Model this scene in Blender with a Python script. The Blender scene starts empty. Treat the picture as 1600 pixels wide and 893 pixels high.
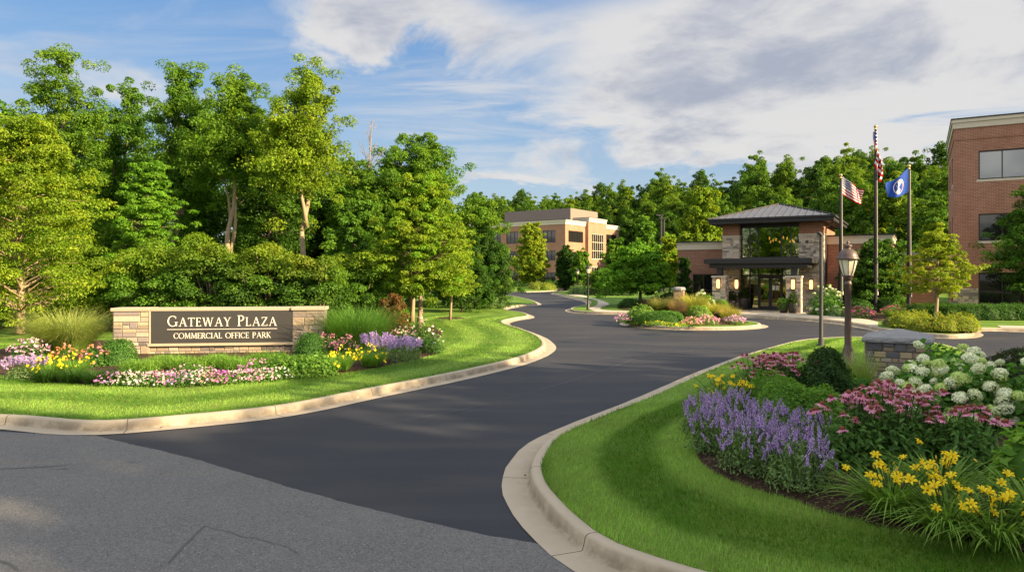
import bpy, bmesh, math, random
import numpy as np
from mathutils import Vector, Matrix
from mathutils.geometry import delaunay_2d_cdt

S = bpy.context.scene
COL = S.collection
R = math.radians
rng = np.random.default_rng(11)
random.seed(11)

# ------------------------------------------------------------------ camera, sky, sun, exposure
F, HZ, CAMH = 1100.0, 430.0, 2.5          # focal length and horizon row for a 1600 px wide picture
cam = bpy.data.cameras.new("camera"); camo = bpy.data.objects.new("camera", cam); COL.objects.link(camo)
camo.location = (0, 0, CAMH); camo.rotation_euler = (R(90), 0, 0)
cam.sensor_width = 36; cam.lens = 36 * F / 1600; cam.shift_y = (HZ - 446.5) / 1600
cam.clip_start = 0.1; cam.clip_end = 3000
S.camera = camo
S.view_settings.view_transform = 'Standard'; S.view_settings.look = 'None'
S.view_settings.gamma = 1; S.view_settings.exposure = 1.72
S.cycles.max_bounces = 6; S.cycles.diffuse_bounces = 3; S.cycles.glossy_bounces = 3
S.cycles.transmission_bounces = 4; S.cycles.transparent_max_bounces = 8
S.cycles.caustics_reflective = False; S.cycles.caustics_refractive = False

SUN_TO = Vector((0.87, -0.48, 0)).normalized()      # where the sun stands: to the right, a little behind
SUN_EL = R(23)
sl = bpy.data.lights.new("sun", 'SUN'); so = bpy.data.objects.new("sun", sl); COL.objects.link(so)
sl.energy = 5.0; sl.angle = R(0.6); sl.color = (1.0, 0.77, 0.46)
sd = Vector((SUN_TO.x * math.cos(SUN_EL), SUN_TO.y * math.cos(SUN_EL), math.sin(SUN_EL)))
so.rotation_euler = sd.to_track_quat('Z', 'Y').to_euler(); so.location = (40, -20, 30)

W = bpy.data.worlds.new("World"); S.world = W; W.use_nodes = True
def build_world():
    nt = W.node_tree; N = nt.nodes; L = nt.links; N.clear()
    def val(x, sock):
        if hasattr(x, 'is_output'): L.new(x, sock)
        else: sock.default_value = x
    def M(op, a, b=0.0, c=None, clamp=False):
        n = N.new('ShaderNodeMath'); n.operation = op; n.use_clamp = clamp
        val(a, n.inputs[0]); val(b, n.inputs[1])
        if c is not None: val(c, n.inputs[2])
        return n.outputs[0]
    def ss(x, lo, hi):
        n = N.new('ShaderNodeMapRange'); n.interpolation_type = 'SMOOTHSTEP'
        val(x, n.inputs[0]); n.inputs[1].default_value = lo; n.inputs[2].default_value = hi
        return n.outputs[0]
    def mix(f, a, b, bt='MIX'):
        n = N.new('ShaderNodeMix'); n.data_type = 'RGBA'; n.blend_type = bt
        val(f, n.inputs[0]); val(a, n.inputs[6]); val(b, n.inputs[7]); return n.outputs[2]
    def noise(vec, scale, det, rough, dist=0.0):
        n = N.new('ShaderNodeTexNoise'); L.new(vec, n.inputs['Vector'])
        n.inputs['Scale'].default_value = scale; n.inputs['Detail'].default_value = det
        n.inputs['Roughness'].default_value = rough; n.inputs['Distortion'].default_value = dist
        return n.outputs['Fac']
    sky = N.new('ShaderNodeTexSky'); sky.sky_type = 'NISHITA'; sky.sun_disc = False
    sky.sun_elevation = SUN_EL; sky.sun_rotation = math.atan2(SUN_TO.x, SUN_TO.y)
    sky.air_density = 1.3; sky.dust_density = 0.5; sky.ozone_density = 2.0
    tc = N.new('ShaderNodeTexCoord'); sp = N.new('ShaderNodeSeparateXYZ'); L.new(tc.outputs['Generated'], sp.inputs[0])
    x, y, z = sp.outputs
    az = M('ARCTAN2', x, y)
    t = M('DIVIDE', z, M('SQRT', M('ADD', M('MULTIPLY', x, x), M('MULTIPLY', y, y))))
    zz = M('ADD', M('MAXIMUM', z, 0.0), 0.16)
    pv = N.new('ShaderNodeCombineXYZ'); L.new(M('DIVIDE', x, zz), pv.inputs[0]); L.new(M('DIVIDE', y, zz), pv.inputs[1])
    P = pv.outputs[0]
    n1 = noise(P, 1.5, 9, 0.58, 0.5); n2 = noise(P, 0.9, 6, 0.55, 0.3)
    mp = N.new('ShaderNodeMapping'); L.new(P, mp.inputs[0])
    mp.inputs['Rotation'].default_value = (0, 0, R(28)); mp.inputs['Scale'].default_value = (0.55, 2.2, 1)
    n3 = noise(mp.outputs[0], 1.9, 9, 0.6, 0.9)
    mp2 = N.new('ShaderNodeMapping'); L.new(P, mp2.inputs[0]); mp2.inputs['Location'].default_value = (.35, -.12, 0)
    n4 = noise(mp2.outputs[0], 1.5, 9, 0.58, 0.5)
    wz = M('MULTIPLY', M('SUBTRACT', n2, .5), .35)
    wa = M('MULTIPLY', M('SUBTRACT', n1, .5), .25)
    azw = M('ADD', az, wz); tw = M('ADD', t, wa)
    def blob(u, v, a, b, amp):
        s0 = math.atan((u - 800) / F); t0 = (HZ - v) / F * math.cos(s0)
        q = M('ADD', M('POWER', M('DIVIDE', M('SUBTRACT', azw, s0), a / F), 2.0), M('POWER', M('DIVIDE', M('SUBTRACT', tw, t0), b / F), 2.0))
        return M('MULTIPLY', M('EXPONENT', M('MULTIPLY', q, -1.0)), amp)
    def tot(bl):
        s = bl[0]
        for b in bl[1:]: s = M('ADD', s, b)
        return s
    thick = tot([blob(640, 25, 150, 62, .75), blob(520, 10, 90, 40, .35), blob(970, 150, 170, 80, .5), blob(1290, 105, 280, 150, .54), blob(1600, 215, 200, 60, .42), blob(1540, 20, 200, 60, .3),
                 blob(1120, 20, 260, 70, .42), blob(790, 290, 130, 26, .6), blob(190, 125, 40, 18, .3), blob(1250, 215, 300, 60, .5), blob(-450, 100, 350, 150, .5)])
    # cloud field elsewhere in the sky
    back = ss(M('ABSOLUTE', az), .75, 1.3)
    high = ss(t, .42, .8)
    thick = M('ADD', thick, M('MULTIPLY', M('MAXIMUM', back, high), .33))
    dens = M('ADD', thick, M('MULTIPLY', M('SUBTRACT', n1, .5), 1.7))
    cov = ss(dens, .12, .58)
    wm = tot([blob(720, 140, 230, 90, .9), blob(330, 60, 190, 60, .5), blob(30, 70, 110, 35, .6), blob(900, 60, 150, 70, .6), blob(780, 230, 200, 60, .45)])
    wisp = M('MULTIPLY', ss(n3, .40, .74), M('MINIMUM', wm, 1.0))
    cover = M('MAXIMUM', cov, M('MULTIPLY', wisp, .75))
    n5 = noise(mp2.outputs[0], 4.2, 7, .6, .4)
    shade = ss(M('ADD', M('MULTIPLY', dens, .42), M('ADD', M('MULTIPLY', M('SUBTRACT', n4, .5), 2.6), M('MULTIPLY', M('SUBTRACT', n5, .5), 1.1))), .05, .85)
    lowlift = ss(t, .06, .2)
    shade = M('MULTIPLY', shade, lowlift)
    ccol = mix(shade, (4.45, 4.3, 4.15, 1), (2.35, 2.5, 2.95, 1))
    ccol = mix(M('MULTIPLY', M('MAXIMUM', back, high), 1.0), ccol, mix(shade, (17, 15.8, 13.8, 1), (10.0, 9.8, 9.6, 1)))   # unseen clouds beside, behind and above the view, brightened to fill the foreground
    hs = N.new('ShaderNodeHueSaturation'); L.new(sky.outputs[0], hs.inputs['Color']); hs.inputs['Saturation'].default_value = 1.15; hs.inputs['Value'].default_value = .85
    base = mix(.7, hs.outputs[0], mix(ss(t, .0, .40), (2.55, 3.2, 4.2, 1), (.82, 1.85, 3.8, 1)))
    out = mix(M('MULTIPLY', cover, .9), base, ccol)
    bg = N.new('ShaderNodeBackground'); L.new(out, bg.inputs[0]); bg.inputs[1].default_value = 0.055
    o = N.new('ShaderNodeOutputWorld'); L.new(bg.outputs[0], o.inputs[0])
build_world()

# ------------------------------------------------------------------ helpers
def G(u, v, z=0.0):
    """the point of the ground at height z that lies at column u, row v of the photograph"""
    for _ in range(4):
        zz = z(X, Y) if (callable(z) and _) else (z if not callable(z) else 0.2)
        Y = F * (CAMH - zz) / (v - HZ); X = (u - 800) * Y / F
    return (X, Y)
def at(u, Y): return (u - 800) * Y / F
def zat(v, Y): return CAMH + (HZ - v) / F * Y

def nodemat(name):
    m = bpy.data.materials.new(name); m.use_nodes = True
    nt = m.node_tree; nt.nodes.clear()
    o = nt.nodes.new('ShaderNodeOutputMaterial')
    return m, nt.nodes, nt.links, o
class NB:
    """small node builder"""
    def __init__(s, name):
        s.m, s.N, s.L, s.o = nodemat(name)
    def put(s, x, sock):
        if hasattr(x, 'is_output'): s.L.new(x, sock)
        else: sock.default_value = x
    def math(s, op, a, b=0.0, clamp=False):
        n = s.N.new('ShaderNodeMath'); n.operation = op; n.use_clamp = clamp
        s.put(a, n.inputs[0]); s.put(b, n.inputs[1]); return n.outputs[0]
    def ss(s, x, lo, hi):
        n = s.N.new('ShaderNodeMapRange'); n.interpolation_type = 'SMOOTHSTEP'
        s.put(x, n.inputs[0]); n.inputs[1].default_value = lo; n.inputs[2].default_value = hi; return n.outputs[0]
    def mix(s, f, a, b, bt='MIX'):
        n = s.N.new('ShaderNodeMix'); n.data_type = 'RGBA'; n.blend_type = bt
        c = lambda q: q if hasattr(q, 'is_output') else (tuple(q) + (1,))[:4]
        s.put(f, n.inputs[0]); s.put(c(a), n.inputs[6]); s.put(c(b), n.inputs[7]); return n.outputs[2]
    def coord(s, kind='Object'):
        return s.N.new('ShaderNodeTexCoord').outputs[kind]
    def noise(s, vec, scale, det=4, rough=.5, dist=0):
        n = s.N.new('ShaderNodeTexNoise'); s.L.new(vec, n.inputs['Vector']); n.inputs['Scale'].default_value = scale
        n.inputs['Detail'].default_value = det; n.inputs['Roughness'].default_value = rough; n.inputs['Distortion'].default_value = dist
        return n.outputs['Fac']
    def voronoi(s, vec, scale, out='Distance', feature='F1'):
        n = s.N.new('ShaderNodeTexVoronoi'); n.feature = feature; s.L.new(vec, n.inputs['Vector']); n.inputs['Scale'].default_value = scale
        return n.outputs[out]
    def attr(s, name, out='Color'):
        n = s.N.new('ShaderNodeAttribute'); n.attribute_name = name; return n.outputs[out]
    def map(s, vec, scale=(1, 1, 1), rot=(0, 0, 0), loc=(0, 0, 0)):
        n = s.N.new('ShaderNodeMapping'); s.L.new(vec, n.inputs[0]); n.inputs['Scale'].default_value = scale
        n.inputs['Rotation'].default_value = rot; n.inputs['Location'].default_value = loc; return n.outputs[0]
    def bump(s, h, strength=.3, dist=.01):
        n = s.N.new('ShaderNodeBump'); s.L.new(h, n.inputs['Height']); n.inputs['Strength'].default_value = strength
        n.inputs['Distance'].default_value = dist; return n.outputs[0]
    def pbr(s, col, rough=.7, metal=0, spec=.5, normal=None):
        p = s.N.new('ShaderNodeBsdfPrincipled')
        s.put(col if hasattr(col, 'is_output') else (tuple(col) + (1,))[:4], p.inputs['Base Color'])
        s.put(rough, p.inputs['Roughness']); p.inputs['Metallic'].default_value = metal
        p.inputs['Specular IOR Level'].default_value = spec
        if normal is not None: s.L.new(normal, p.inputs['Normal'])
        s.L.new(p.outputs[0], s.o.inputs[0]); s.p = p
        return s.m

def plain(name, col, rough=.6, metal=0, spec=.5, vary=.12, scale=3.0):
    b = NB(name); n = b.noise(b.coord(), scale, 5, .6)
    c = b.mix(n, tuple(x * (1 - vary) for x in col), tuple(min(1, x * (1 + vary)) for x in col))
    return b.pbr(c, rough, metal, spec, b.bump(b.noise(b.coord(), scale * 12, 3), .08, .004))

MT = {}
def leafmat(name, trans=.44, gloss=.012, rough=.6):
    b = NB(name); c = b.attr('Col')
    d = b.N.new('ShaderNodeBsdfDiffuse'); b.L.new(c, d.inputs[0])
    tcol = b.mix(.55, c, (1.3, 1.35, .4), 'MULTIPLY')
    t = b.N.new('ShaderNodeBsdfTranslucent'); b.L.new(tcol, t.inputs[0])
    mx = b.N.new('ShaderNodeMixShader'); mx.inputs[0].default_value = trans
    b.L.new(d.outputs[0], mx.inputs[1]); b.L.new(t.outputs[0], mx.inputs[2])
    g = b.N.new('ShaderNodeBsdfGlossy'); g.inputs['Roughness'].default_value = rough; g.inputs[0].default_value = (.9, .9, .9, 1)
    m2 = b.N.new('ShaderNodeMixShader'); m2.inputs[0].default_value = gloss
    b.L.new(mx.outputs[0], m2.inputs[1]); b.L.new(g.outputs[0], m2.inputs[2]); b.L.new(m2.outputs[0], b.o.inputs[0])
    return b.m
MT['leaf'] = leafmat('leaf')
MT['blade'] = leafmat('grass_blade', .32, .015, .55)
MT['petal'] = leafmat('petal', .3, .01, .6)
def barkmat():
    b = NB('bark'); v = b.map(b.coord(), (1, 1, .22))
    n = b.noise(v, 9, 6, .65); c = b.mix(n, (.075, .055, .038), (.24, .185, .13))
    return b.pbr(c, .9, 0, .2, b.bump(n, .6, .03))
MT['bark'] = barkmat()
MT['palebark'] = plain('pale_bark', (.30, .225, .14), .85, 0, .2, .25, 6)

def link(o, parent=None):
    COL.objects.link(o)
    if parent is not None: o.parent = parent
    return o
def thing(name, label, cat, loc=(0, 0, 0), rz=0, group=None):
    o = bpy.data.objects.new(name, None); COL.objects.link(o); o.location = loc; o.rotation_euler = (0, 0, rz)
    o.empty_display_size = .3; o['label'] = label; o['category'] = cat
    if group: o['group'] = group
    return o
def tag(o, label, cat, group=None):
    o['label'] = label; o['category'] = cat
    if group: o['group'] = group
    return o
def copy_tree(o, parent=None):
    c = o.copy(); COL.objects.link(c)
    if parent is not None: c.parent = parent
    for ch in list(o.children): copy_tree(ch, c)
    return c

def meshdata(name, V, Fa, col=None, mats=(), smooth=False, fattr=None, mi=None):
    """mesh from numpy vertices and an (m,k) face array or a list of tuples"""
    me = bpy.data.meshes.new(name); V = np.asarray(V, dtype=np.float32)
    if isinstance(Fa, np.ndarray):
        m, k = Fa.shape
        me.vertices.add(len(V)); me.vertices.foreach_set('co', V.ravel())
        me.loops.add(m * k); me.loops.foreach_set('vertex_index', Fa.astype(np.int32).ravel())
        me.polygons.add(m); me.polygons.foreach_set('loop_start', np.arange(0, m * k, k, dtype=np.int32))
        me.update(calc_edges=True)
    else:
        me.from_pydata([tuple(map(float, v)) for v in V], [], [tuple(f) for f in Fa]); me.update()
    if col is not None:
        a = me.color_attributes.new('Col', 'FLOAT_COLOR', 'POINT')
        c = np.ones((len(V), 4), np.float32); c[:, :3] = col; a.data.foreach_set('color', c.ravel())
    if fattr:
        for k_, arr in fattr.items():
            a = me.attributes.new(k_, 'FLOAT', 'POINT'); a.data.foreach_set('value', np.asarray(arr, np.float32))
    for mm in mats: me.materials.append(mm)
    if mi is not None: me.polygons.foreach_set('material_index', np.asarray(mi, np.int32))
    if smooth: me.polygons.foreach_set('use_smooth', np.ones(len(me.polygons), bool))
    me.validate(); me.update()
    return me
def obj(name, me, parent=None, loc=None):
    o = bpy.data.objects.new(name, me); link(o, parent)
    if loc is not None: o.location = loc
    return o

class MB:
    """collects boxes, prisms and tubes; build() links them as one mesh"""
    def __init__(s): s.v = []; s.f = []; s.c = []; s.cur = (1, 1, 1); s.sm = False
    def add(s, vs, fs):
        n = len(s.v); s.v += [tuple(v) for v in vs]; s.f += [tuple(i + n for i in f) for f in fs]; s.c += [s.cur] * len(vs); return s
    def box(s, x0, x1, y0, y1, z0, z1):
        return s.add([(x0, y0, z0), (x1, y0, z0), (x1, y1, z0), (x0, y1, z0), (x0, y0, z1), (x1, y0, z1), (x1, y1, z1), (x0, y1, z1)],
                     [(0, 3, 2, 1), (4, 5, 6, 7), (0, 1, 5, 4), (1, 2, 6, 5), (2, 3, 7, 6), (3, 0, 4, 7)])
    def lathe(s, prof, n=16, c=(0, 0, 0), caps=True, ph=0):
        vs = []; k = len(prof)
        for r, z in prof:
            for i in range(n):
                a = 2 * math.pi * i / n + ph; vs.append((c[0] + r * math.cos(a), c[1] + r * math.sin(a), c[2] + z))
        fs = [(j * n + i, j * n + (i + 1) % n, (j + 1) * n + (i + 1) % n, (j + 1) * n + i) for j in range(k - 1) for i in range(n)]
        if caps: fs += [tuple(range(n - 1, -1, -1)), tuple(range((k - 1) * n, k * n))]
        return s.add(vs, fs)
    def tube(s, pts, rad, n=8, cap=True):
        pts = [Vector(p) for p in pts]; k = len(pts)
        if not hasattr(rad, '__len__'): rad = [rad] * k
        vs = []; up = None
        for i in range(k):
            d = (pts[min(i + 1, k - 1)] - pts[max(i - 1, 0)]).normalized()
            if up is None: up = d.orthogonal().normalized()
            up = (up - d * up.dot(d)); up = up.normalized() if up.length > 1e-5 else d.orthogonal().normalized()
            w = d.cross(up)
            for j in range(n):
                a = 2 * math.pi * j / n; vs.append(tuple(pts[i] + (up * math.cos(a) + w * math.sin(a)) * rad[i]))
        fs = [(i * n + j, i * n + (j + 1) % n, (i + 1) * n + (j + 1) % n, (i + 1) * n + j) for i in range(k - 1) for j in range(n)]
        if cap: fs += [tuple(range(n - 1, -1, -1)), tuple(range((k - 1) * n, k * n))]
        return s.add(vs, fs)
    def prism(s, poly, z0, z1):
        n = len(poly)
        return s.add([(x, y, z0) for x, y in poly] + [(x, y, z1) for x, y in poly],
                     [tuple(range(n - 1, -1, -1)), tuple(range(n, 2 * n))] + [(i, (i + 1) % n, n + (i + 1) % n, n + i) for i in range(n)])
    def mesh(s, name, mat, col=False, smooth=False):
        me = meshdata(name, np.array(s.v), s.f, np.array(s.c) if col else None, [mat] if mat else [])
        if smooth:
            for p in me.polygons: p.use_smooth = len(p.vertices) == 4
        return me
    def build(s, name, mat, parent=None, bevel=0, col=False, smooth=False, loc=None):
        o = obj(name, s.mesh(name, mat, col, smooth), parent, loc)
        if bevel:
            b = o.modifiers.new('bevel', 'BEVEL'); b.width = bevel; b.segments = 2; b.limit_method = 'ANGLE'; b.angle_limit = R(40)
        return o

# ---- curves on the ground
def catmull(P, closed=False, near=.22, far=.012):
    P = [np.array(p, float) for p in P]; out = []; n = len(P)
    rngi = range(n if closed else n - 1)
    for i in rngi:
        p1, p2 = P[i], P[(i + 1) % n]
        p0 = P[(i - 1) % n] if (closed or i > 0) else 2 * p1 - p2
        p3 = P[(i + 2) % n] if (closed or i + 2 < n) else 2 * p2 - p1
        d = np.linalg.norm(p2 - p1); t0 = 0.; a = .5
        t1 = max(np.linalg.norm(p1 - p0), 1e-4) ** a; t2 = t1 + max(d, 1e-4) ** a; t3 = t2 + max(np.linalg.norm(p3 - p2), 1e-4) ** a
        k = max(2, int(d / (near + far * abs(p1[1]))))
        for j in range(k):
            t = t1 + (t2 - t1) * j / k
            A1 = (t1 - t) / t1 * p0 + t / t1 * p1; A2 = (t2 - t) / (t2 - t1) * p1 + (t - t1) / (t2 - t1) * p2
            A3 = (t3 - t) / (t3 - t2) * p2 + (t - t2) / (t3 - t2) * p3
            B1 = (t2 - t) / t2 * A1 + t / t2 * A2; B2 = (t3 - t) / (t3 - t1) * A2 + (t - t1) / (t3 - t1) * A3
            out.append((t2 - t) / (t2 - t1) * B1 + (t - t1) / (t2 - t1) * B2)
    if not closed: out.append(P[-1])
    return np.array(out)
def normals2(P, closed=False):
    if closed: T = np.roll(P, -1, 0) - np.roll(P, 1, 0)
    else: T = np.gradient(P, axis=0)
    T /= np.maximum(np.linalg.norm(T, axis=1, keepdims=True), 1e-9)
    return np.stack([-T[:, 1], T[:, 0]], 1)
def inpoly(pts, poly):
    x, y = pts[:, 0], pts[:, 1]; c = np.zeros(len(pts), bool); n = len(poly)
    for i in range(n):
        x0, y0 = poly[i - 1]; x1, y1 = poly[i]
        cond = ((y0 > y) != (y1 > y))
        if y1 != y0: c ^= cond & (x < (x1 - x0) * (y - y0) / (y1 - y0) + x0)
    return c
def segdist(pts, line, closed=False):
    A = np.asarray(line); B = np.roll(A, -1, 0) if closed else A[1:]
    A = A if closed else A[:-1]
    d = np.full(len(pts), 1e9)
    for a, b in zip(A, B):
        ab = b - a; t = np.clip(((pts - a) @ ab) / max(ab @ ab, 1e-9), 0, 1)
        d = np.minimum(d, np.hypot(*(pts - a - t[:, None] * ab).T))
    return d
def sm(x): x = np.clip(x, 0, 1); return x * x * (3 - 2 * x)
def pnoise(x, y, f=1.0, seed=0):
    r = np.random.default_rng(seed); s = 0
    for i in range(5):
        a = r.uniform(0, 6.28); k = f * (1.7 ** i); s = s + np.sin((x * math.cos(a) + y * math.sin(a)) * k + r.uniform(0, 6.28)) * np.sin((-x * math.sin(a) + y * math.cos(a)) * k * 1.13 + r.uniform(0, 6.28)) / (1.3 ** i)
    return s / 2.2
def sheet(name, poly, zf, mat, spacing=None, attrs=None, kind='structure'):
    """triangulated sheet over a polygon; zf(pts)->z; spacing(pts)->grid step choice"""
    poly = np.asarray(poly, float); pts = [tuple(p) for p in poly]; n = len(pts)
    if spacing:
        for (x0, x1, y0, y1, st) in spacing:
            gx, gy = np.meshgrid(np.arange(x0, x1, st), np.arange(y0, y1, st)); q = np.stack([gx.ravel(), gy.ravel()], 1).astype(float)
            q += rng.uniform(-.2, .2, q.shape) * st
            q = q[inpoly(q, poly)]
            if len(q): q = q[segdist(q, poly, True) > st * .35]
            pts += [tuple(p) for p in q]
    V, E, Fa, *_ = delaunay_2d_cdt([Vector(p) for p in pts], [(i, (i + 1) % n) for i in range(n)], [], 0, 1e-5)
    V = np.array([tuple(v) for v in V]); Fa = np.array(Fa)
    cen = V[Fa].mean(1); Fa = Fa[inpoly(cen, poly)]
    a, b, c = V[Fa[:, 0]], V[Fa[:, 1]], V[Fa[:, 2]]
    area = (b[:, 0] - a[:, 0]) * (c[:, 1] - a[:, 1]) - (b[:, 1] - a[:, 1]) * (c[:, 0] - a[:, 0])
    Fa[area < 0] = Fa[area < 0][:, ::-1]
    Fa = Fa[np.abs(area) > 1e-9]
    z = zf(V) if callable(zf) else np.full(len(V), zf)
    me = meshdata(name, np.column_stack([V, z]), Fa, None, [mat], True, attrs(V) if attrs else None)
    o = obj(name, me); o['kind'] = kind; return o
# ------------------------------------------------------------------ ground, road, kerbs, lawns
def asphalt_new():
    b = NB('sealed_asphalt'); c = b.coord()
    n = b.noise(c, .35, 5, .6, .6); f = b.noise(c, 90, 3, .6); st = b.noise(b.map(c, (.16, 1.3, 1), (0, 0, R(-58))), 1.0, 5, .6, .8)
    col = b.mix(n, (.017, .0185, .025), (.028, .030, .038)); col = b.mix(b.math('MULTIPLY', b.ss(st, .46, .72), .55), col, (.048, .048, .052))
    dust = b.math('MULTIPLY', b.ss(b.noise(b.map(c, (.3, .9, 1)), .5, 4, .6), .47, .68), .5)
    col = b.mix(dust, col, (.058, .053, .05)); col = b.mix(b.math('MULTIPLY', f, .35), col, (.012, .012, .016))
    v = b.voronoi(c, 160)
    return b.pbr(col, b.math('ADD', .55, b.math('MULTIPLY', f, .3)), 0, .26, b.bump(v, .35, .006))
def asphalt_old():
    b = NB('worn_asphalt'); c = b.coord()
    v = b.voronoi(c, 75, 'Color'); vd = b.voronoi(c, 75); f = b.noise(c, 1.1, 6, .62, .4); big = b.noise(b.map(c, (.25, .9, 1), (0, 0, R(12))), .8, 4, .6)
    sp = b.N.new('ShaderNodeSeparateColor'); b.L.new(v, sp.inputs[0])
    col = b.mix(f, (.088, .085, .082), (.130, .126, .122)); col = b.mix(b.ss(sp.outputs[0], .62, .99), col, (.165, .16, .155))
    col = b.mix(b.math('MULTIPLY', b.ss(sp.outputs[1], .75, .95), .7), col, (.045, .045, .046))
    v2 = b.voronoi(c, 19, 'Color'); s2 = b.N.new('ShaderNodeSeparateColor'); b.L.new(v2, s2.inputs[0]); d2 = b.voronoi(c, 19)
    col = b.mix(b.math('MULTIPLY', b.math('GREATER_THAN', s2.outputs[0], .93), b.math('LESS_THAN', d2, .13)), col, (.33, .31, .28))
    col = b.mix(b.math('MULTIPLY', b.ss(big, .56, .72), .45), col, (.165, .132, .10))
    return b.pbr(col, .78, 0, .35, b.bump(vd, .5, .008))
def concrete(name, c0, c1, joints=0, rough=.85):
    b = NB(name); c = b.coord(); n = b.noise(c, 1.3, 6, .65); f = b.noise(c, 60, 4, .65)
    col = b.mix(n, c0, c1); col = b.mix(b.math('MULTIPLY', f, .25), col, tuple(x * .55 for x in c0))
    sp = b.math('MULTIPLY', b.ss(b.noise(c, 7, 6, .7), .60, .78), .5); col = b.mix(sp, col, tuple(x * .6 for x in c0))
    if joints:
        a = b.attr('along', 'Fac'); fr = b.math('FRACT', b.math('DIVIDE', a, joints))
        j = b.math('LESS_THAN', b.math('ABSOLUTE', b.math('SUBTRACT', fr, .5)), .008 / joints * 1.0)
        col = b.mix(j, col, tuple(x * .22 for x in c0))
        g = b.attr('grime', 'Fac'); col = b.mix(b.math('MULTIPLY', b.math('MULTIPLY', g, b.ss(b.noise(c, 2.2, 6, .7), .34, .60)), .8), col, (.14, .11, .075))
    return b.pbr(col, rough, 0, .3, b.bump(f, .25, .006))
MT['asphalt'] = asphalt_new(); MT['old_asphalt'] = asphalt_old()
MT['kerb'] = concrete('kerb_concrete', (.34, .285, .21), (.45, .38, .285), 2.5)
MT['walk'] = concrete('walk_concrete', (.40, .34, .265), (.48, .42, .34))
def lawnmat():
    b = NB('lawn_turf'); c = b.coord(); e = b.attr('edge', 'Fac'); w = b.attr('stripe', 'Fac')
    col = b.mix(w, (.058, .145, .008), (.18, .30, .04))
    n = b.noise(c, 2.5, 6, .65); f = b.noise(b.map(c, (1, .5, 1)), 45, 4, .7); p = b.noise(c, .5, 4, .6)
    col = b.mix(b.ss(n, .35, .8), col, (.12, .19, .026)); col = b.mix(b.math('MULTIPLY', b.ss(p, .45, .7), .5), col, (.15, .20, .03))
    col = b.mix(b.math('MULTIPLY', b.ss(f, .35, .65), .55), col, (.035, .085, .01))
    return b.pbr(col, .85, 0, .15, b.bump(f, .8, .03))
MT['lawn'] = lawnmat()
def mulchmat():
    b = NB('bark_mulch'); c = b.coord(); v = b.voronoi(b.map(c, (1, 1.9, 1), (0, 0, R(30))), 42, 'Color'); d = b.voronoi(b.map(c, (1, 1.9, 1), (0, 0, R(30))), 42)
    s = b.N.new('ShaderNodeSeparateColor'); b.L.new(v, s.inputs[0])
    col = b.mix(s.outputs[0], (.02, .013, .009), (.085, .05, .032)); col = b.mix(b.math('GREATER_THAN', s.outputs[1], .93), col, (.2, .14, .09))
    return b.pbr(col, .95, 0, .15, b.bump(b.math('ADD', d, b.noise(c, 20, 4)), 1, .03))
MT['mulch'] = mulchmat()
def woodfloor():
    b = NB('wood_floor'); c = b.coord(); n = b.noise(c, .5, 6, .65)
    col = b.mix(n, (.018, .024, .007), (.05, .045, .018)); return b.pbr(col, .95, 0, .1, b.bump(b.noise(c, 6, 5), .8, .1))
MT['floor'] = woodfloor()

# the terrain: level at the office park, a wooded hill behind it
def hill(x, y):
    y0 = np.interp(x, [-120, 5, 25, 45, 62, 100, 160], [170, 160, 152, 112, 84, 74, 70])
    top = np.interp(x, [-120, 0, 40, 100], [12, 15, 15, 13])
    return top * sm((y - y0) / 95.0) - .03
xs = np.unique(np.concatenate([np.arange(-1200, -160, 80), np.arange(-160, 200, 6.), np.arange(200, 1300, 80)]))
ys = np.unique(np.concatenate([np.arange(-300, -20, 40), np.arange(-20, 320, 6.), np.arange(320, 1500, 80)]))
gx, gy = np.meshgrid(xs, ys); nx, ny = len(xs), len(ys)
V = np.column_stack([gx.ravel(), gy.ravel(), hill(gx.ravel(), gy.ravel())])
ii = (np.arange(ny - 1)[:, None] * nx + np.arange(nx - 1)[None]).ravel()
o = obj('ground', meshdata('ground', V, np.column_stack([ii, ii + 1, ii + nx + 1, ii + nx]), None, [MT['floor']], True)); o['kind'] = 'structure'

o = obj('road', meshdata('road', [(-70, -25, .0), (90, -25, .0), (90, 138, .0), (-70, 138, .0)], [(0, 1, 2, 3)], None, [MT['asphalt']])); o['kind'] = 'structure'
seam = [G(*p) for p in [(150, 681), (225, 698), (300, 716), (450, 760), (600, 800), (750, 833), (840, 849)]]
seamc = catmull(seam, near=.05, far=.0)
seamc[:, 1] += pnoise(seamc[:, 0], seamc[:, 1], 5, 3) * .02 + pnoise(seamc[:, 0], seamc[:, 1], 30, 6) * .012
o = sheet('street', np.vstack([seamc, [(2, 6.4), (14, 4.0), (60, 2), (60, -24), (-69, -24), (-69, 15), (-16, 12.6)]]), .004, MT['old_asphalt'])
# sealed cracks and skid marks in the old street
def strip(name, pts, w, z, mat, jag=0.0):
    P = catmull([G(*p) for p in pts], near=.05, far=.0); nn = normals2(P); k = len(P)
    ww = w * (1 + .5 * pnoise(P[:, 0], P[:, 1], 9, 5)) * np.sin(np.linspace(.15, math.pi - .15, k)) ** .4
    P = P + nn * (pnoise(P[:, 0], P[:, 1], 6, 8) * jag)[:, None]
    A = P + nn * ww[:, None] / 2; B = P - nn * ww[:, None] / 2
    V = np.column_stack([np.vstack([A, B]), np.full(2 * k, z)]); i = np.arange(k - 1)
    o = obj(name, meshdata(name, V, np.column_stack([i + k, i + 1 + k, i + 1, i]), None, [mat])); o['kind'] = 'structure'
MT['tar'] = plain('crack_tar', (.03, .03, .032), .6, 0, .4); MT['tar2'] = plain('crack_dust', (.070, .068, .066), .85)
strip('road_crack', [(-5, 733), (60, 730), (105, 727)], .03, .008, MT['tar2'], .012)
strip('road_crack', [(263, 880), (290, 850), (319, 821)], .03, .008, MT['tar2'], .015)
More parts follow.
